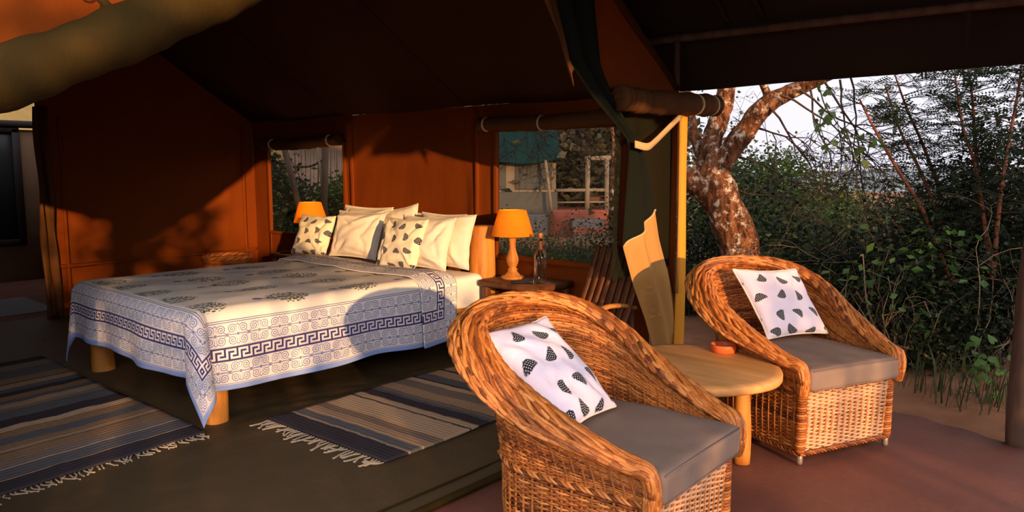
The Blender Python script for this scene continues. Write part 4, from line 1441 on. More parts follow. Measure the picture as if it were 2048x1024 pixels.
# ================================================================== RUGS
NAVY, SLATE, TAN, GREY, SAND = (.012, .015, .034), (.105, .115, .13), (.50, .31, .17), (.24, .18, .14), (.66, .44, .26)
BROWN = (.32, .185, .095)
RUG_A = [(0, NAVY), (.075, SAND), (.083, SLATE), (.125, SAND), (.132, TAN), (.165, GREY), (.19, BROWN), (.205, SAND), (.31, NAVY), (.318, SAND), (.345, TAN), (.355, NAVY), (.40, SLATE), (.42, GREY), (.435, NAVY), (.44, TAN), (.50, GREY), (.56, SAND), (.59, NAVY), (.605, SLATE), (.66, TAN), (.72, NAVY), (.735, TAN), (.80, GREY), (.85, BROWN), (.93, NAVY)]
RUG_B = [(0, NAVY), (.055, TAN), (.062, SLATE), (.115, SAND), (.12, GREY), (.16, BROWN), (.205, NAVY), (.21, TAN), (.225, BROWN), (.255, SLATE), (.30, BROWN), (.34, SAND), (.375, NAVY), (.43, SLATE), (.50, GREY), (.52, TAN), (.56, SLATE), (.59, BROWN), (.63, NAVY), (.665, SLATE), (.70, TAN), (.74, NAVY), (.748, BROWN), (.80, SLATE), (.89, GREY), (.95, NAVY)]
TASSELS = None


def tassel_meshes():
    out = []; r = np.random.default_rng(12)
    for k in range(10):
        mb = MB(); ln = r.uniform(.055, .085)
        t = np.linspace(0, 1, 9); bend = r.uniform(-.02, .02); cur = r.uniform(-.012, .012)
        for st in (-1, 1):
            p = np.stack([-t * ln, bend * t ** 2 + cur * np.sin(t * 4) + st * .0022 * np.cos(t * 26), .006 + st * .0022 * np.sin(t * 26) - .002 * t], -1)
            tube(mb, p, .0032, 5)
        e = p[-1]; box(mb, e, (.009, .008, .007), .002)
        out.append(mb.mesh('tassel', M['cord']))
    return out


TASSELS = tassel_meshes()


def rug(nm, c0, cu, cv, mat, label, n_tas, tl=1.0):
    """c0 fringe corner, cu along the stripes' stacking direction, cv along the fringe edge"""
    c0, cu, cv = (np.array([*p, 0.0]) for p in (c0, cu, cv))
    nu_, nv_ = 110, 50
    U, V = np.meshgrid(np.linspace(0, 1, nu_), np.linspace(0, 1, nv_), indexing='ij')
    P = cu * U[..., None] + cv * V[..., None]
    P = P + (cv / np.linalg.norm(cv)) * (.010 * np.sin(U * 9) * 1)[..., None]
    P[..., 2] = .016 + .004 * vnoise(P, 2.6, 3) + .0025 * vnoise(P, 8, 4)
    o = empty(nm, c0)
    mb = MB(); solid_grid(mb, P, .012, np.stack([U, V], -1)); mb.build('woven_body', mat, o)
    a = math.atan2(cu[1], cu[0])
    for k in range(n_tas):
        p = cv * ((k + .5) / n_tas) + np.array([0, 0, .004])
        t = link('tassel', TASSELS[int(rng.integers(0, 10))], o, p, (0, 0, a + rng.normal(0, .35))); t.scale = (tl * rng.uniform(.8, 1.2), tl, 1.0)
    return tag(o, label, 'rug')


M['rug_a'] = rug_mat('striped_rug_a', RUG_A, 1); M['rug_b'] = rug_mat('striped_rug_b', RUG_B, 2)
rug('striped_rug', (2.27, 3.955), (1.95, .03), (.045, -1.05), M['rug_a'], 'striped wool rug with loose tassels between the bed and the foreground armchair', 40, 1.35)
rug('striped_rug', (.20, 3.845), (-.05, 2.60), (1.72, .17), M['rug_b'], 'dark striped rug with a knotted fringe at the foot of the bed', 80)

# ================================================================== OUTSIDE
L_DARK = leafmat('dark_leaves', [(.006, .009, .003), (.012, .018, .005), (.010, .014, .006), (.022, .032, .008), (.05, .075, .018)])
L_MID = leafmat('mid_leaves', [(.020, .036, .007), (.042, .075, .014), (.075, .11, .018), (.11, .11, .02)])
L_VINE = leafmat('vine_leaves', [(.04, .09, .018), (.06, .13, .026), (.08, .14, .025)])
L_ACA = leafmat('acacia_leaflets', [(.014, .026, .012), (.024, .042, .018), (.035, .055, .02)])
L_GRASS = leafmat('grass_blades', [(.03, .045, .012), (.05, .065, .02), (.07, .065, .03)])
L_DRY = leafmat('dry_grass', [(.14, .09, .04), (.20, .14, .06), (.11, .09, .03)])
TWIG = plain('twig', (.060, .035, .022), .9)
TWIG_RED = plain('red_stem', (.20, .065, .03), .8)
TWIG_DRY = plain('dry_twig', (.22, .14, .08), .9)


def leaf_quads(mb, C, size, r, elong=1.7, upb=.5, fold=.25):
    n = len(C); d = r.normal(size=(n, 3)); d[:, 2] = d[:, 2] * .6 - .1; d /= np.linalg.norm(d, axis=1, keepdims=True)
    nn = r.normal(size=(n, 3)); nn[:, 2] += upb * 2; w = np.cross(d, nn); w /= np.linalg.norm(w, axis=1, keepdims=True) + 1e-9; nn = np.cross(w, d)
    s = (size * r.uniform(.6, 1.3, n))[:, None]
    a = C; t = C + d * s * elong; m_ = C + d * s * elong * .45
    V = np.stack([a, m_ + w * s * .5 + nn * s * fold * .4, t, m_ - w * s * .5 + nn * s * fold * .4], 1).reshape(-1, 3)
    q = np.arange(n * 4).reshape(n, 4)
    mb.add(V, [q])


def blades(mb, C, h, r, wd=.008, lean=.5):
    n = len(C); a = r.uniform(0, 6.28, n); l = r.uniform(.15, lean * 1.8, n); H = h * r.uniform(.5, 1.2, n)
    dx, dy = np.cos(a), np.sin(a); wv = np.stack([-dy, dx, 0 * a], -1) * (wd * r.uniform(.6, 1.3, n))[:, None] / 2
    m_ = C + np.stack([dx * l * H * .3, dy * l * H * .3, H * .6], -1); t = C + np.stack([dx * l * H, dy * l * H, H * .95], -1)
    V = np.stack([C - wv, C + wv, m_ + wv * .8, m_ - wv * .8, t], 1).reshape(-1, 3); i = np.arange(n)[:, None] * 5
    mb.add(V, [i + np.array([[0, 1, 2, 3]]), i + np.array([[3, 2, 4]])])


def clumps(c, rad, nclump, n, r, spread=.22, hollow=.35):
    d = r.normal(size=(nclump, 3)); d /= np.linalg.norm(d, axis=1, keepdims=True)
    k = (r.uniform(hollow ** 3, 1, nclump) ** (1 / 3))[:, None]
    cc = np.array(c) + d * k * np.array(rad)
    cc[:, 2] = np.maximum(cc[:, 2], c[2] - rad[2] * .95)
    i = r.integers(0, nclump, n)
    return cc[i] + r.normal(size=(n, 3)) * spread * np.mean(rad), cc


def bush(name, label, c, rad, n, size, mat, seed, stems=6, cat='bush', group=None, nclump=60, twig=None, elong=1.7, gz=None):
    r = np.random.default_rng(seed); c = np.array(c, float)
    gz = float(terrain(c[0], c[1])) if gz is None else gz
    o = empty(name, (c[0], c[1], gz)); B = np.array([c[0], c[1], gz])
    P, cc = clumps(c, rad, nclump, n, r)
    P = P[P[:, 2] > gz + .01]
    mb = MB(); leaf_quads(mb, P - B, size, r, elong); tag(mb.build('foliage', mat, o, smooth=False), kind='stuff')
    if stems:
        mb = MB()
        for k in range(min(nclump, stems)):
            e_ = cc[k] - B; s = np.array([r.normal() * .12, r.normal() * .12, 0]); m_ = (s + e_) / 2 + r.normal(size=3) * .08
            tube(mb, curve_pts([s, m_, e_], 9), np.linspace(.014, .004, 9), 5)
        tag(mb.build('stems', twig or TWIG, o), kind='stuff')
    return tag(o, label, cat, group)


# ---- the lichen-spotted tree behind the tent corner
DT = 7.4
tree = empty('old_tree', at(1492, 640, DT) * np.array([1, 1, 0])); T0 = np.array(tree.location)


def limb(nm, pts, r0, seed, parent=tree, sides=22, n=46, mat=None, lump=.10):
    p = curve_pts([at(x, y, d) for x, y, d, _ in pts], n); rr = np.interp(np.linspace(0, 1, n), np.linspace(0, 1, len(pts)), [q[3] for q in pts])
    mb = MB(); tube(mb, p - T0, rr, sides)
    V = mb.v[0]; cen = np.repeat(p - T0, sides, 0); d = V - cen
    mb.v[0] = cen + d * (1 + lump * 1.6 * vnoise(V, 7, seed) + lump * vnoise(V, 19, seed + 1))[:, None]
    return mb.build(nm, mat or M['bark'], parent)


limb('trunk', [(1496, 690, DT, .25), (1490, 600, DT, .21), (1478, 500, DT, .195), (1455, 435, DT, .195), (1432, 380, DT, .20), (1425, 335, DT, .17), (1424, 300, DT, .12)], 0, 1)
limb('branch', [(1450, 430, DT, .13), (1418, 392, DT - .05, .115), (1385, 362, DT - .1, .10), (1350, 345, DT - .1, .085), (1310, 320, DT - .1, .07)], 0, 2)
limb('branch', [(1425, 345, DT, .12), (1420, 300, DT, .095), (1432, 255, DT, .10), (1448, 215, DT, .09), (1450, 150, DT, .08), (1430, 60, DT, .06)], 0, 3)
limb('branch', [(1432, 350, DT, .12), (1458, 305, DT - .1, .11), (1492, 258, DT - .2, .10), (1528, 214, DT - .3, .09), (1580, 185, DT - .4, .07), (1660, 150, DT - .6, .05), (1760, 110, DT - .8, .03)], 0, 4)
limb('branch', [(1412, 330, DT + .1, .07), (1396, 290, DT + .1, .062), (1384, 255, DT + .15, .06), (1376, 215, DT + .2, .055), (1365, 150, DT + .2, .05)], 0, 5)
limb('branch', [(1520, 222, DT - .3, .05), (1535, 195, DT - .3, .045), (1520, 150, DT - .3, .035), (1500, 80, DT - .3, .02)], 0, 6)
mb = MB()
for x, y, s in ((1447, 452, .07), (1384, 400, .05), (1445, 300, .05)):
    pass


def twig_tree(parent, T_, seeds, mat, name, r, levels=3, length=.5, nsub=4, droop=.25, r0=.012):
    """fine branching twigs; returns tip points"""
    mb = MB(); tips = []
    def grow(p, d, ln, rad, lev):
        n = 6; pts = [p]
        for _ in range(n):
            d = d + r.normal(size=3) * .22 + np.array([0, 0, -droop * .12]); d /= np.linalg.norm(d); p = p + d * ln / n; pts.append(p)
        tube(mb, np.array(pts) - T_, np.linspace(rad, rad * .45, n + 1), 4, cap=False)
        if lev == 0: tips.extend(pts[2:]); return
        for k in range(nsub):
            q = pts[int(r.integers(2, n + 1))]; dd = d + r.normal(size=3) * .65; dd /= np.linalg.norm(dd)
            grow(q, dd, ln * r.uniform(.5, .85), rad * .55, lev - 1)
    for p, d, ln in seeds: grow(np.array(p, float), np.array(d, float) / np.linalg.norm(d), ln, r0, levels)
    tag(mb.build(name, mat, parent), kind='stuff')
    return np.array(tips)


r = np.random.default_rng(41)
seeds = []
for x, y, d, vx, vz, ln in ((1560, 190, 6.9, .6, -.25, .8), (1600, 180, 6.8, .7, -.35, .9), (1650, 165, 6.8, .7, -.45, 1.0), (1700, 150, 6.7, .5, -.6, .9), (1540, 215, 7.0, .7, -.5, .8), (1500, 250, 7.2, .9, -.15, .8), (1470, 310, 7.5, .8, -.2, .9), (1470, 380, 7.7, .9, -.1, .9), (1400, 200, 7.6, -.1, -.3, .5), (1620, 175, 6.9, .1, -.8, .7), (1680, 160, 6.9, .2, -.8, .8), (1480, 420, 7.8, .8, .1, .9)):
    seeds.append((at(x, y, d), _rt * vx + np.array([0, 0, vz]) + _fw * r.normal() * .3, ln))
tips = twig_tree(tree, T0, seeds, TWIG, 'twigs', r, 3, .8, 4, .5, .011)
sel = tips[r.random(len(tips)) < .22]
mb = MB(); leaf_quads(mb, sel + r.normal(size=sel.shape) * .03 - T0, .028, r, 1.5); tag(mb.build('leaves', L_MID, tree, smooth=False), kind='stuff')
# crown high above, out of the picture
P, cc = clumps((T0[0] - .1, T0[1] + .2, 4.6), (2.3, 2.3, 1.2), 110, 9000, r)
mb = MB(); leaf_quads(mb, P - T0, .06, r); tag(mb.build('crown', L_MID, tree, smooth=False), kind='stuff')
tag(tree, 'gnarled old tree with pale lichen patches rising behind the tent corner', 'tree')

# ---- shrubs behind the terrace
def pb(px, py, d): return at(px, py, d)


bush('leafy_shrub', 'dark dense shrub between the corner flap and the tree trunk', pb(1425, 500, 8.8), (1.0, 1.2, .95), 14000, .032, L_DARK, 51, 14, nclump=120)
bush('leafy_shrub', 'mid green shrub just right of the old tree trunk', pb(1580, 520, 9.2), (.95, .95, .62), 15000, .034, L_MID, 52, 14, nclump=120)
bush('leafy_shrub', 'tall bright shrub rising behind the tree branches', pb(1515, 420, 11.5), (.8, .95, .8), 12000, .045, L_MID, 53, 12, nclump=100)
bush('leafy_shrub', 'low yellowish shrub in front of the distant plain', pb(1720, 520, 10.0), (1.1, 1.0, .42), 11000, .036, L_MID, 54, 8, nclump=90)
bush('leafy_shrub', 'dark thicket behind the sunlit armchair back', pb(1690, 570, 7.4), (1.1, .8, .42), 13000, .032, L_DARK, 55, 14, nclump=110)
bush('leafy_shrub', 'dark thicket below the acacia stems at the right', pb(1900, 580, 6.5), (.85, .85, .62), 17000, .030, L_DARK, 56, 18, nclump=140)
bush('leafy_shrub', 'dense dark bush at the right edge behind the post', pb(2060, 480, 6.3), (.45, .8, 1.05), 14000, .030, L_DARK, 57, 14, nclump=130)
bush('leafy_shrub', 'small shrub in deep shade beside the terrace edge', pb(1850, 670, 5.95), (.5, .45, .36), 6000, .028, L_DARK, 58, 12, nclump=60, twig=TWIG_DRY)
bush('leafy_shrub', 'low scrub at the foot of the old tree', pb(1530, 590, 8.2), (.9, .6, .35), 6000, .03, L_MID, 59, 8, nclump=60)
bush('leafy_shrub', 'distant round bush on the slope above the plain', pb(1640, 440, 17), (1.4, 1.3, .45), 7000, .07, L_MID, 60, 4, nclump=80)
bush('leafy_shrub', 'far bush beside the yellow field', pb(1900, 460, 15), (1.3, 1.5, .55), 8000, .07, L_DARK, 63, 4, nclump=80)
bush('leafy_shrub', 'sprig of larger bright leaves among the dark thicket', pb(1840, 560, 5.9), (.75, .5, .42), 260, .05, L_VINE, 64, 10, nclump=40, twig=TWIG_DRY)
bush('leafy_shrub', 'scattered bright leaves at the foot of the tree thicket', pb(1600, 560, 7.8), (.8, .6, .42), 320, .05, L_VINE, 65, 10, nclump=50, twig=TWIG_DRY)
bush('leafy_shrub', 'dark bush south of the wooden post outside the picture', (6.2, -.75, .75), (.8, .9, .95), 12000, .032, L_DARK, 67, 12, nclump=110)
bush('leafy_shrub', 'second dark bush south of the wooden post outside the picture', (5.9, -2.5, .7), (.9, 1.0, .9), 10000, .034, L_MID, 68, 12, nclump=100)
r = np.random.default_rng(66)
for nm_, c_, k_ in (('dry tangled stems in the thicket beside the post', (1900, 700, 5.9), 16), ('dry tangled stems behind the sunlit armchair', (1720, 640, 7.0), 14)):
    o_ = empty('dry_stems', at(*c_) * np.array([1, 1, 0])); O_ = np.array(o_.location)
    twig_tree(o_, O_, [(at(c_[0] + r.uniform(-130, 130), c_[1] + r.uniform(-10, 30), c_[2] + r.normal() * .2), np.array([r.normal() * .5, r.normal() * .5, 1.0]), r.uniform(.5, .9)) for _ in range(k_)], TWIG_DRY, 'stems', r, 2, .6, 3, .8, .006)
    tag(o_, nm_, 'stems')


# ---- acacia saplings with feathery leaves
def acacia(label, stems, seed, fr=.16, dens=1.0):
    r = np.random.default_rng(seed); b = at(*stems[0][0]); o = empty('acacia_sapling', (b[0], b[1], float(terrain(b[0], b[1])))); O = np.array(o.location)
    mbL = MB()
    mbt = MB()
    for st in stems:
        p = curve_pts([at(*q) for q in st], 40); mb = MB(); tube(mb, p - O, np.linspace(.020, .007, 40), 7); mb.build('stem', TWIG_RED, o)
        for k in range(8, 40):
            for rep in range(int(2 * dens) if r.random() < .9 else 1):
                d = r.normal(size=3); d[2] = d[2] * .3 + .15; d /= np.linalg.norm(d); ln = r.uniform(.18, .48) * (1.15 - .4 * k / 40)
                tw = np.array([p[k] + d * ln * t + np.array([0, 0, -.10 * t * t * ln]) for t in np.linspace(0, 1, 5)]); tube(mbt, tw - O, np.linspace(.0045, .002, 5), 4, cap=False)
                for s in range(4):
                    q = tw[1 + s]
                    for side in (-1, 1):
                        fd = np.cross(d, (0, 0, 1)) * side + d * .6 + r.normal(size=3) * .3; fd /= np.linalg.norm(fd); wv = np.cross(fd, np.array([0, 0, 1.0]) + r.normal(size=3) * .3); wv /= np.linalg.norm(wv)
                        fl = fr * r.uniform(.6, 1.1)
                        for t in np.linspace(.2, 1, 6):
                            c = q + fd * fl * t + np.array([0, 0, -.12 * fl * t * t])
                            for sd in (-1, 1):
                                a = c + wv * sd * .034 * (1 - .4 * abs(t - .5)); w2 = fd * .0075
                                mbL.v.append(np.array([c - w2 * .4, (c + a) / 2 + w2, a, (c + a) / 2 - w2]) - O); mbL.uv.append(np.zeros((4, 2))); mbL.f.append(np.arange(4)[None] + mbL.n); mbL.n += 4
    tag(mbt.build('twigs', TWIG, o), kind='stuff')
    tag(mbL.build('feathery_leaves', L_ACA, o, smooth=False), kind='stuff')
    return tag(o, label, 'sapling')


acacia('feathery acacia sapling with two slanting stems against the sky', [[(1905, 560, 6.3), (1880, 440, 6.3), (1835, 330, 6.3), (1800, 260, 6.3), (1770, 170, 6.3)], [(1910, 560, 6.4), (1890, 420, 6.4), (1850, 300, 6.4), (1815, 220, 6.4), (1790, 150, 6.4)], [(1900, 560, 6.2), (1850, 430, 6.2), (1790, 330, 6.2), (1745, 250, 6.2), (1720, 200, 6.2)]], 71, .15, .75)
acacia('taller reddish acacia sapling left of the post', [[(1985, 560, 6.0), (1965, 420, 6.0), (1950, 330, 6.0), (1925, 250, 6.0), (1910, 150, 6.0)], [(1990, 560, 6.1), (1960, 400, 6.1), (1952, 300, 6.1), (1945, 200, 6.1), (1935, 130, 6.1)], [(1985, 560, 5.9), (2000, 400, 5.9), (2015, 300, 5.9), (2035, 190, 5.9), (2045, 120, 5.9)]], 72, .15, 1.2)


# ---- heart-leaved vine near the post, leaf by leaf
def heart_leaf():
    t = np.linspace(0, 2 * math.pi, 15)[:-1]
    x = .5 * np.sin(t) ** 3 * 1.0; y = (.5 * (13 * np.cos(t) - 5 * np.cos(2 * t) - 2 * np.cos(3 * t) - np.cos(4 * t)) / 17)
    mb = MB(); V = np.vstack([[0, -.05, .03], np.stack([x * 1.1, -y, -.12 * np.abs(x) - .06 * y ** 2], -1)])
    mb.add(V, [[(0, i + 1, (i + 1) % 14 + 1) for i in range(14)]])
    return mb.mesh('leaf', L_VINE, smooth=True)


HL = heart_leaf()
vn = empty('heart_leaved_vine', at(1965, 830, 4.95) * np.array([1, 1, 0])); V0 = np.array(vn.location)
r = np.random.default_rng(77)
for (x0, y0, x1, y1) in ((1975, 825, 1955, 690), (1985, 830, 2000, 700), (1970, 830, 1935, 770)):
    mb = MB(); tube(mb, curve_pts([at(x0, y0, 4.9), at((x0 + x1) / 2 + 8, (y0 + y1) / 2, 4.9), at(x1, y1, 4.9)], 14) - V0, .004, 5); mb.build('tendril', TWIG, vn)
for x, y, s in ((1952, 682, 24), (1985, 678, 28), (2005, 692, 22), (1938, 690, 22), (1950, 705, 18), (1965, 712, 16), (1960, 725, 22), (1990, 722, 28), (2025, 717, 24), (1972, 735, 18), (1945, 742, 20), (1965, 752, 20), (2000, 745, 20), (1952, 765, 18), (1980, 762, 22), (1940, 785, 16), (1985, 765, 18), (2010, 745, 18), (1995, 790, 22), (1975, 795, 16)):
    p = at(x, y, 4.9 + r.normal() * .06)
    lf = link('leaf', HL, vn, p - V0, (math.radians(r.uniform(25, 75)), r.normal() * .4, YAW - math.pi / 2 + r.normal() * .6)); k = s / 310.0; lf.scale = (k, k, k)
tag(vn, 'green heart-leaved vine growing low beside the wooden post', 'vine')


hb = empty('hanging_branch', at(1640, 185, 6.0)); h0 = np.array(hb.location); r = np.random.default_rng(78)
for pts in ([(1640, 180), (1652, 215), (1690, 270), (1712, 320)], [(1652, 215), (1640, 245), (1650, 285)], [(1680, 255), (1740, 285), (1800, 300)]):
    mb = MB(); tube(mb, curve_pts([at(*q, 6.0) for q in pts], 16) - h0, np.linspace(.006, .003, 16), 5); mb.build('twig', TWIG, hb)
HD = HL.copy(); HD.materials.clear(); HD.materials.append(L_MID)
for k in range(34):
    t = r.uniform(0, 1); base = [(1645, 195), (1660, 225), (1690, 270), (1705, 305), (1712, 320), (1642, 245), (1650, 280), (1735, 285), (1775, 295)][int(r.integers(0, 9))]
    lf = link('leaf', HD, hb, at(base[0] + r.normal() * 13, base[1] + r.normal() * 12, 6.0 + r.normal() * .05) - h0, (math.radians(r.uniform(35, 95)), r.normal() * .5, YAW - math.pi / 2 + r.normal() * .8)); k_ = r.uniform(13, 22) / 250.0; lf.scale = (k_, k_, k_)
tag(hb, 'drooping twig of round dark leaves hanging against the bright sky', 'branch')


# ---- grass tufts and dry stalks
def tuft(label, c, rad, n, h, mat, seed, wd=.009):
    r = np.random.default_rng(seed); c = np.array(c); a = r.uniform(0, 6.28, n); q = np.sqrt(r.uniform(0, 1, n))
    C = np.stack([c[0] + rad[0] * q * np.cos(a), c[1] + rad[1] * q * np.sin(a), 0 * a], -1); C[:, 2] = terrain(C[:, 0], C[:, 1])
    B = np.array([c[0], c[1], float(terrain(c[0], c[1]))])
    mb = MB(); blades(mb, C - B, h, r, wd); o = mb.build('grass_tuft', mat, None, smooth=False, loc=B)
    return tag(o, label, 'grass', kind='stuff')


tuft('tangled grass along the terrace edge behind the armchair', (5.9, 1.6), (.5, .9), 200, .3, L_GRASS, 81)
tuft('long grass blades beside the post', (5.6, .95), (.3, .3), 60, .36, L_GRASS, 82)
tuft('grass at the foot of the thicket right of the tree', (6.8, 2.6), (.9, .5), 900, .5, L_GRASS, 83)
tuft('dry stalks caught in the thicket', (6.3, 1.8), (.6, .5), 70, .7, L_DRY, 84, .012)
tuft('tall grass seen through the window beside the bottle', (7.2, 5.2), (1.1, 1.6), 7000, .58, L_GRASS, 85, .012)
tuft('grass outside the far window behind the bed', (7.5, 11.5), (1.3, 1.6), 3500, .8, L_GRASS, 86, .014)
bush('leafy_shrub', 'grey-green scrub under the window beside the bottle', at(1120, 540, 9.0), (1.4, 1.4, .30), 12000, .026, L_MID, 87, 6, nclump=60)

# ---- neighbouring tent camp seen through the window beside the lamp
DN = 26.0
PXM = DN / F_PX
M['n_wall'] = canvas('pale_tent_canvas', (.25, .185, .11), wrinkle=.4)
M['n_grey'] = canvas('grey_tent_canvas', (.10, .09, .065), wrinkle=.4)
M['n_roof'] = canvas('green_tent_canvas', (.006, .030, .025), wrinkle=.4)
M['n_red'] = earth('red_painted_plaster', (.26, .07, .035), (.36, .13, .08), 2)
M['n_conc'] = earth('grey_plaster', (.15, .12, .10), (.22, .18, .14), 2)
nb = empty('neighbour_tent', at(1000, 430, DN)); N0 = np.array(nb.location); RN = np.stack([_rt, np.array([math.cos(YAW), math.sin(YAW), 0]), [0, 0, 1]], 1)


def nbx(nm, x0, y0, x1, y1, d0, d1, mat, parent=None, org=None, bev=.02):
    """block given by photo rectangle and depth range behind the reference distance"""
    org = N0 if org is None else org
    c = at((x0 + x1) / 2, (y0 + y1) / 2, DN) + RN[:, 1] * (d0 + d1) / 2
    mb = MB(); box(mb, c - org, (abs(x1 - x0) * PXM, abs(d1 - d0), abs(y1 - y0) * PXM), bev, RN)
    return mb.build(nm, mat, parent or nb, smooth=False)


nbx('wall', 880, 326, 1112, 385, 0, 3.5, M['n_wall']); nbx('lower_wall', 880, 384, 1114, 428, -.15, 3.5, M['n_grey'])
nbx('window_net', 1030, 328, 1104, 379, -.05, .1, M['n_grey']); nbx('window_net', 985, 328, 1012, 379, -.05, .1, M['n_grey'])
mb = MB(); U, V = np.meshgrid(np.linspace(0, 1, 24), np.linspace(0, 1, 14), indexing='ij')
P = (at(860, 330, DN) * (1 - U[..., None]) + at(1120, 318, DN) * U[..., None]) + RN[:, 1] * (-.6 + 4.0 * V[..., None]) + np.array([0, 0, 1.9]) * V[..., None] + np.array([0, 0, -.12]) * np.sin(U * math.pi * 2)[..., None] ** 2 * (1 - V[..., None])
solid_grid(mb, P - N0, .03); mb.build('roof', M['n_roof'], nb)
mb = MB(); tube(mb, np.array([at(1091, 320, DN - .6), at(1097, 370, DN - .6), at(1103, 422, DN - .6)]) - N0, .055, 8); mb.build('awning_pole', M['n_wall'], nb)
tag(nb, 'pale tent with a green roof seen through the window beside the bottle', 'tent')
dk = empty('plastered_platform', at(1100, 480, DN)); D0 = np.array(dk.location)
nbx('concrete_wall', 880, 428, 1104, 500, -.3, 3, M['n_conc'], dk, D0); nbx('red_wall', 1104, 420, 1216, 500, -.1, 3, M['n_red'], dk, D0); nbx('corner_post', 1097, 425, 1106, 470, -.5, -.3, M['wood_dark'], dk, D0)
for k in range(3): nbx('step', 1140, 436 + k * 14, 1200, 452 + k * 14, -1.0 - k * .4, -.1 - k * .4, M['n_red'] if k % 2 else M['n_conc'], dk, D0)
tag(dk, 'red and grey plastered platform with steps below the neighbouring tent', 'platform')
vr = empty('pole_verandah', at(1195, 425, DN)); R0 = np.array(vr.location)
for nm, a, b, rr in (('post', (1174, 424), (1176, 312), .09), ('post', (1213, 424), (1214, 312), .08), ('beam', (1170, 318), (1222, 315), .08), ('rail', (1112, 381), (1216, 380), .06), ('rail', (1112, 405), (1216, 404), .03)):
    mb = MB(); tube(mb, np.array([at(*a, DN), (at(*a, DN) + at(*b, DN)) / 2, at(*b, DN)]) - R0, rr, 8); mb.build(nm, M['n_wall'], vr)
nbx('table', 1178, 394, 1222, 406, .3, 1.5, M['wood_dark'], vr, R0)
tag(vr, 'rustic pole railing and verandah posts on the red platform', 'railing')
bush('leafy_shrub', 'brown thicket behind the pole railing of the neighbouring camp', at(1180, 370, 32), (5.5, 4.5, 2.6), 9000, .22, leafmat('brown_thicket', [(.09, .06, .025), (.12, .09, .035), (.07, .07, .03)]), 91, 6, nclump=90)
bush('leafy_shrub', 'dark tree mass behind the green roof', at(1020, 290, 36), (9, 7, 3.6), 9000, .3, L_DARK, 92, 6, nclump=90)
# overhanging thorny twigs outside that window
tw = empty('thorn_tree', at(1130, 560, 9.5) * np.array([1, 1, 0])); W0 = np.array(tw.location); r = np.random.default_rng(95)
mb = MB(); tube(mb, curve_pts([W0 + np.array([1.8, -.4, -.1]), W0 + np.array([1.7, -.3, 1.2]), at(1260, 200, 9.8), at(1200, 215, 9.6)], 30) - W0, np.linspace(.09, .05, 30), 10); mb.build('trunk', M['bark'], tw)
twig_tree(tw, W0, [(at(x, 225 + (k % 3) * 12, 9.5 + r.normal() * .3), _rt * r.normal() * 1.2 + np.array([0, 0, -.45]), .55) for k, x in enumerate(np.linspace(985, 1250, 14))], TWIG, 'twigs', r, 3, .6, 4, .6, .008)
tag(tw, 'bare thorny branches hanging outside the window beside the bottle', 'tree')
mb = MB(); tube(mb, curve_pts([at(1226, 470, 14), at(1224, 380, 14), at(1228, 300, 14), at(1222, 240, 14)], 20), np.linspace(.05, .03, 20), 8); tag(mb.build('thin_tree_trunk', M['bark']), 'thin pale speckled tree trunk at the right side of the near window view', 'tree')

# ---- outside the far window: hut wall, guy poles, rope
hut = empty('reed_hut', at(650, 480, 15.5)); H0 = np.array(hut.location); r = np.random.default_rng(101)
M['reed'] = plain('pinkish_reed', (.30, .19, .125), .9, .1, .3, 8)
for k in range(46):
    x = 588 + k * 4.2; p0, p1 = at(x, 500, 15.5 + r.normal() * .02), at(x + r.normal() * 1.0, 262 + r.normal() * 3, 15.5)
    mb = MB(); tube(mb, np.array([p0, (p0 + p1) / 2 + r.normal(size=3) * .01, p1]) - H0, .026, 6); mb.build('reed', M['reed'], hut)
mb = MB(); c = at(685, 380, 15.62); box(mb, c - H0, (2.15, .06, 2.5), .01, RN); mb.build('backing_wall', M['reed'], hut)
mb = MB(); box(mb, at(685, 262, 15.3) - H0, (2.9, .9, .12), .03, RN); mb.build('eave', M['n_roof'], hut)
tag(hut, 'pinkish reed-walled hut seen through the far window behind the bed', 'hut')
for a, b, rr, m_, lb in (((566, 285), (612, 470), .045, M['pole'], 'slanting dark guy pole outside the far window'), ((651, 280), (647, 470), .05, M['pole'], 'upright dark pole outside the far window behind the lamp shade'), ((634, 285), (648, 400), .022, M['n_wall'], 'thin pale slanting pole outside the far window')):
    mb = MB(); tube(mb, np.array([at(*a, 11), (at(*a, 11) + at(*b, 11)) / 2, at(*b, 11)]), rr, 8); tag(mb.build('guy_pole', m_), lb, 'pole')
mb = MB(); tube(mb, np.array([at(572, 300, 11.1), at(600, 355, 11.1), at(628, 410, 11.1)]), .008, 5); tag(mb.build('guy_rope', TWIG), 'thin guy rope running beside the slanting dark pole', 'rope')
mb = MB(); tube(mb, curve_pts([at(592, 334, 11.2), at(622, 332, 11.2), at(650, 318, 11.2)], 16), np.tile([.012, .022], 8), 6); tag(mb.build('thorn_twig', TWIG), 'knobbly thorn twig strung across the far window view', 'twig')
bush('leafy_shrub', 'dark green shrub at the left side of the far window view', at(553, 420, 12.5), (.45, .6, .9), 5000, .06, L_DARK, 103, 5, nclump=40)
bush('leafy_shrub', 'green shrub right of the lamp in the far window view', at(676, 425, 13.0), (.35, .5, .62), 3500, .06, L_MID, 104, 5, nclump=30)

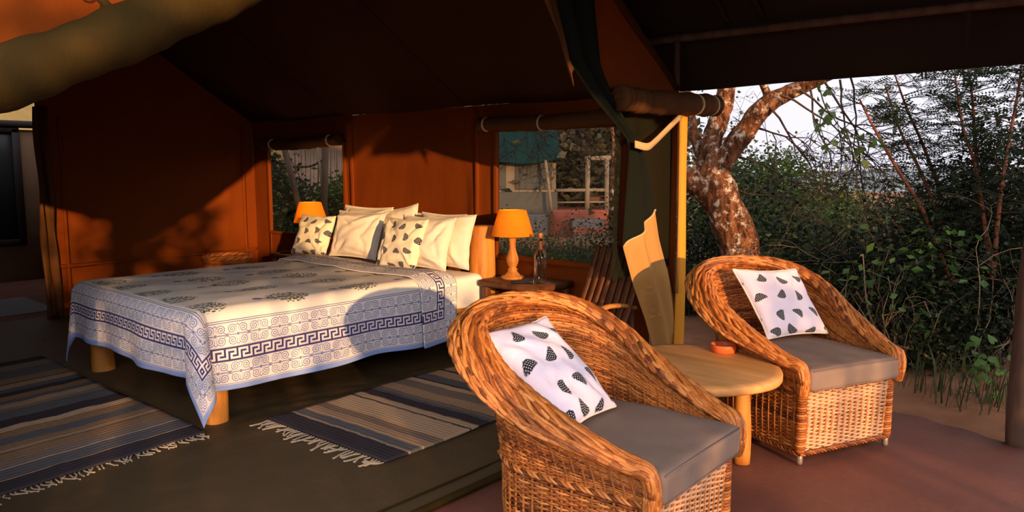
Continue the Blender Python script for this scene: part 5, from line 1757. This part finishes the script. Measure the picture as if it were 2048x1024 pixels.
# ---- wash room behind the back doorway and the sunlit bank beyond
M['wash'] = earth('washroom_plaster', (.19, .11, .055), (.25, .15, .08), 2, .2)
M['wash_floor'] = earth('washroom_floor', (.13, .055, .035), (.18, .08, .05), 2, .2)
mb = MB(); box(mb, (2.3, 11.45, .98), (3.4, .1, 2.02), .01); tag(mb.build('wall_washroom', M['wash']), kind='structure')
mb = MB(); box(mb, (2.3, 9.95, -.02), (3.4, 2.9, .05), .01); tag(mb.build('floor_washroom', M['wash_floor']), kind='structure')
mb = MB(); box(mb, (2.3, 9.4, 2.52), (4.4, 2.1, .05), .01); tag(mb.build('washroom_shade_roof', M['fly']), kind='structure')  # unseen roof added to darken the wash room
for x_, nm_ in ((.72, 'wall_washroom_left'), (4.05, 'wall_washroom_right')):
    mb = MB(); box(mb, (x_, 9.95, 1.2), (.06, 2.9, 2.5), .01); tag(mb.build(nm_, M['wash']), kind='structure')
wd = empty('window_3', (2.62, 11.38, .5)); tag(wd, kind='structure')
for c, s in (((0, 0, 1.49), (1.06, .06, .09)), ((0, 0, .02), (1.06, .06, .09)), ((.49, 0, .75), (.09, .06, 1.5)), ((-.49, 0, .75), (.09, .06, 1.5))):
    mb = MB(); box(mb, c, s, .008); mb.build('frame', M['darkframe'], wd)
mb = MB(); box(mb, (0, .01, .75), (.92, .02, 1.4), .004); mb.build('pane', plain('dark_pane', (.02, .022, .02), .3), wd)
mb = MB(); box(mb, (2.3, 11.40, 2.06), (3.5, .16, .09), .02); tag(mb.build('trim_1', M['darkframe']), kind='structure')
U, V = np.meshgrid(np.linspace(-.42, .42, 20), np.linspace(-.55, .55, 24), indexing='ij')
mb = MB(); solid_grid(mb, np.stack([U, V, .014 + .003 * np.sin(V * 60)], -1), .01, np.stack([U, V], -1)); tag(mb.build('bath_mat', fabric('grey_mat', (.16, .15, .14), .5, 60), None, loc=(2.25, 9.3, 0)), 'grey ribbed mat on the wash room floor beyond the back doorway', 'mat')
U, V = np.meshgrid(np.linspace(-1, 1, 50), np.linspace(0, 1, 26), indexing='ij')
mb = MB(); P = np.stack([7 + 16 * U, 30 + 10 * V + 2 * U ** 2, -3 + 9.5 * np.sin(V * 1.4) + .25 * vnoise(np.stack([U * 9, V * 9, U * 0], -1), 2, 7)], -1); grid(mb, P, np.stack([U, V], -1))
tag(mb.build('grassy_bank', earth('dry_grass_bank', (.12, .085, .03), (.20, .15, .055), 1.2, .8)), kind='structure')

# ================================================================== THE WEST SIDE, behind the viewer: unseen leaf screens added to gate the low sun
SD = np.array([math.cos(SUN_AZ), math.sin(SUN_AZ)]); SP = np.array([SD[1], -SD[0]])
L_WEST = leafmat('sun_screen_leaves', [(.03, .045, .015), (.05, .07, .02), (.06, .06, .025)], .2)


def scrub(label, s0, s1, z0, z1, t, seed, dens=330, size=.13, name='sun_screen', cat='bush', stems=True):
    r = np.random.default_rng(seed); n = int(abs(s1 - s0) * (z1 - z0) * dens)
    s = r.uniform(s0, s1, n); z = r.uniform(z0, z1 + .0, n); tt = t + r.normal(0, .35, n)
    xy = s[:, None] * SP + tt[:, None] * SD; c = (s0 + s1) / 2 * SP + t * SD; gz = float(terrain(c[0], c[1])); B = np.array([c[0], c[1], gz])
    o = empty(name, B)
    mb = MB(); leaf_quads(mb, np.c_[xy, z] - B, size, r, 1.6); tag(mb.build('foliage', L_WEST, o, smooth=False), kind='stuff')
    mb = MB()
    for k in range(5):
        q = s0 + (s1 - s0) * (k + .5) / 5; e_ = np.array([*(q * SP + t * SD), (z0 + z1) / 2 + .2 * r.normal()]); f_ = np.array([*((s0 + s1) / 2 * SP + t * SD + r.normal(size=2) * .2), gz])
        tube(mb, curve_pts([f_ - B, (f_ + e_) / 2 - B + r.normal(size=3) * .1, e_ - B], 9), np.linspace(.05, .015, 9), 6)
    tag(mb.build('stems', TWIG, o), kind='stuff')
    return tag(o, label, cat)


WT = -8.0
scrub('low leaf screen added unseen behind the viewer to block sun', -.05, .95, -.1, 1.80, WT, 201, 500, .1)
scrub('broad leaf screen added unseen north of the low western one', -3.0, -.08, -.1, 2.62, WT, 212, 400, .11)
scrub('sparse leaf screen added unseen above the low western one to thin the sun', -.05, .95, 1.76, 2.40, WT, 209, 110, .07)
scrub('dense low leaf screen added unseen beside the western sun gap', .95, 2.3, -.1, 2.34, WT, 210, 650, .08)
scrub('taller unseen leaf screen added above the low western one', -1.05, .20, 2.54, 3.55, WT, 202, 420, .11)
scrub('flat unseen leaf screen added right of the taller one', .15, .92, 2.56, 2.92, WT, 211, 700, .08)
scrub('sparse unseen leaf screen added beside the taller western one', -1.65, -1.05, 2.3, 3.6, WT, 208, 110, .1)
scrub('tall unseen leaf screen added at the far north-west to block sun', -7.0, -1.6, -.1, 4.6, WT, 203)
scrub('small unseen leaf screen added across the western sun gap', 2.95, 3.55, 2.12, 2.44, WT, 204, 1600, .06)
scrub('tall unseen leaf screen added south of the western sun gap', 3.62, 4.55, -.1, 4.4, WT, 205)
scrub('unseen leaf screen added in the southern sun gap', 4.5, 5.3, -.1, 2.5, WT, 206, 260)
scrub('tall unseen leaf screen added at the far south-west to block sun', 5.3, 12.5, -.1, 4.4, WT, 207)
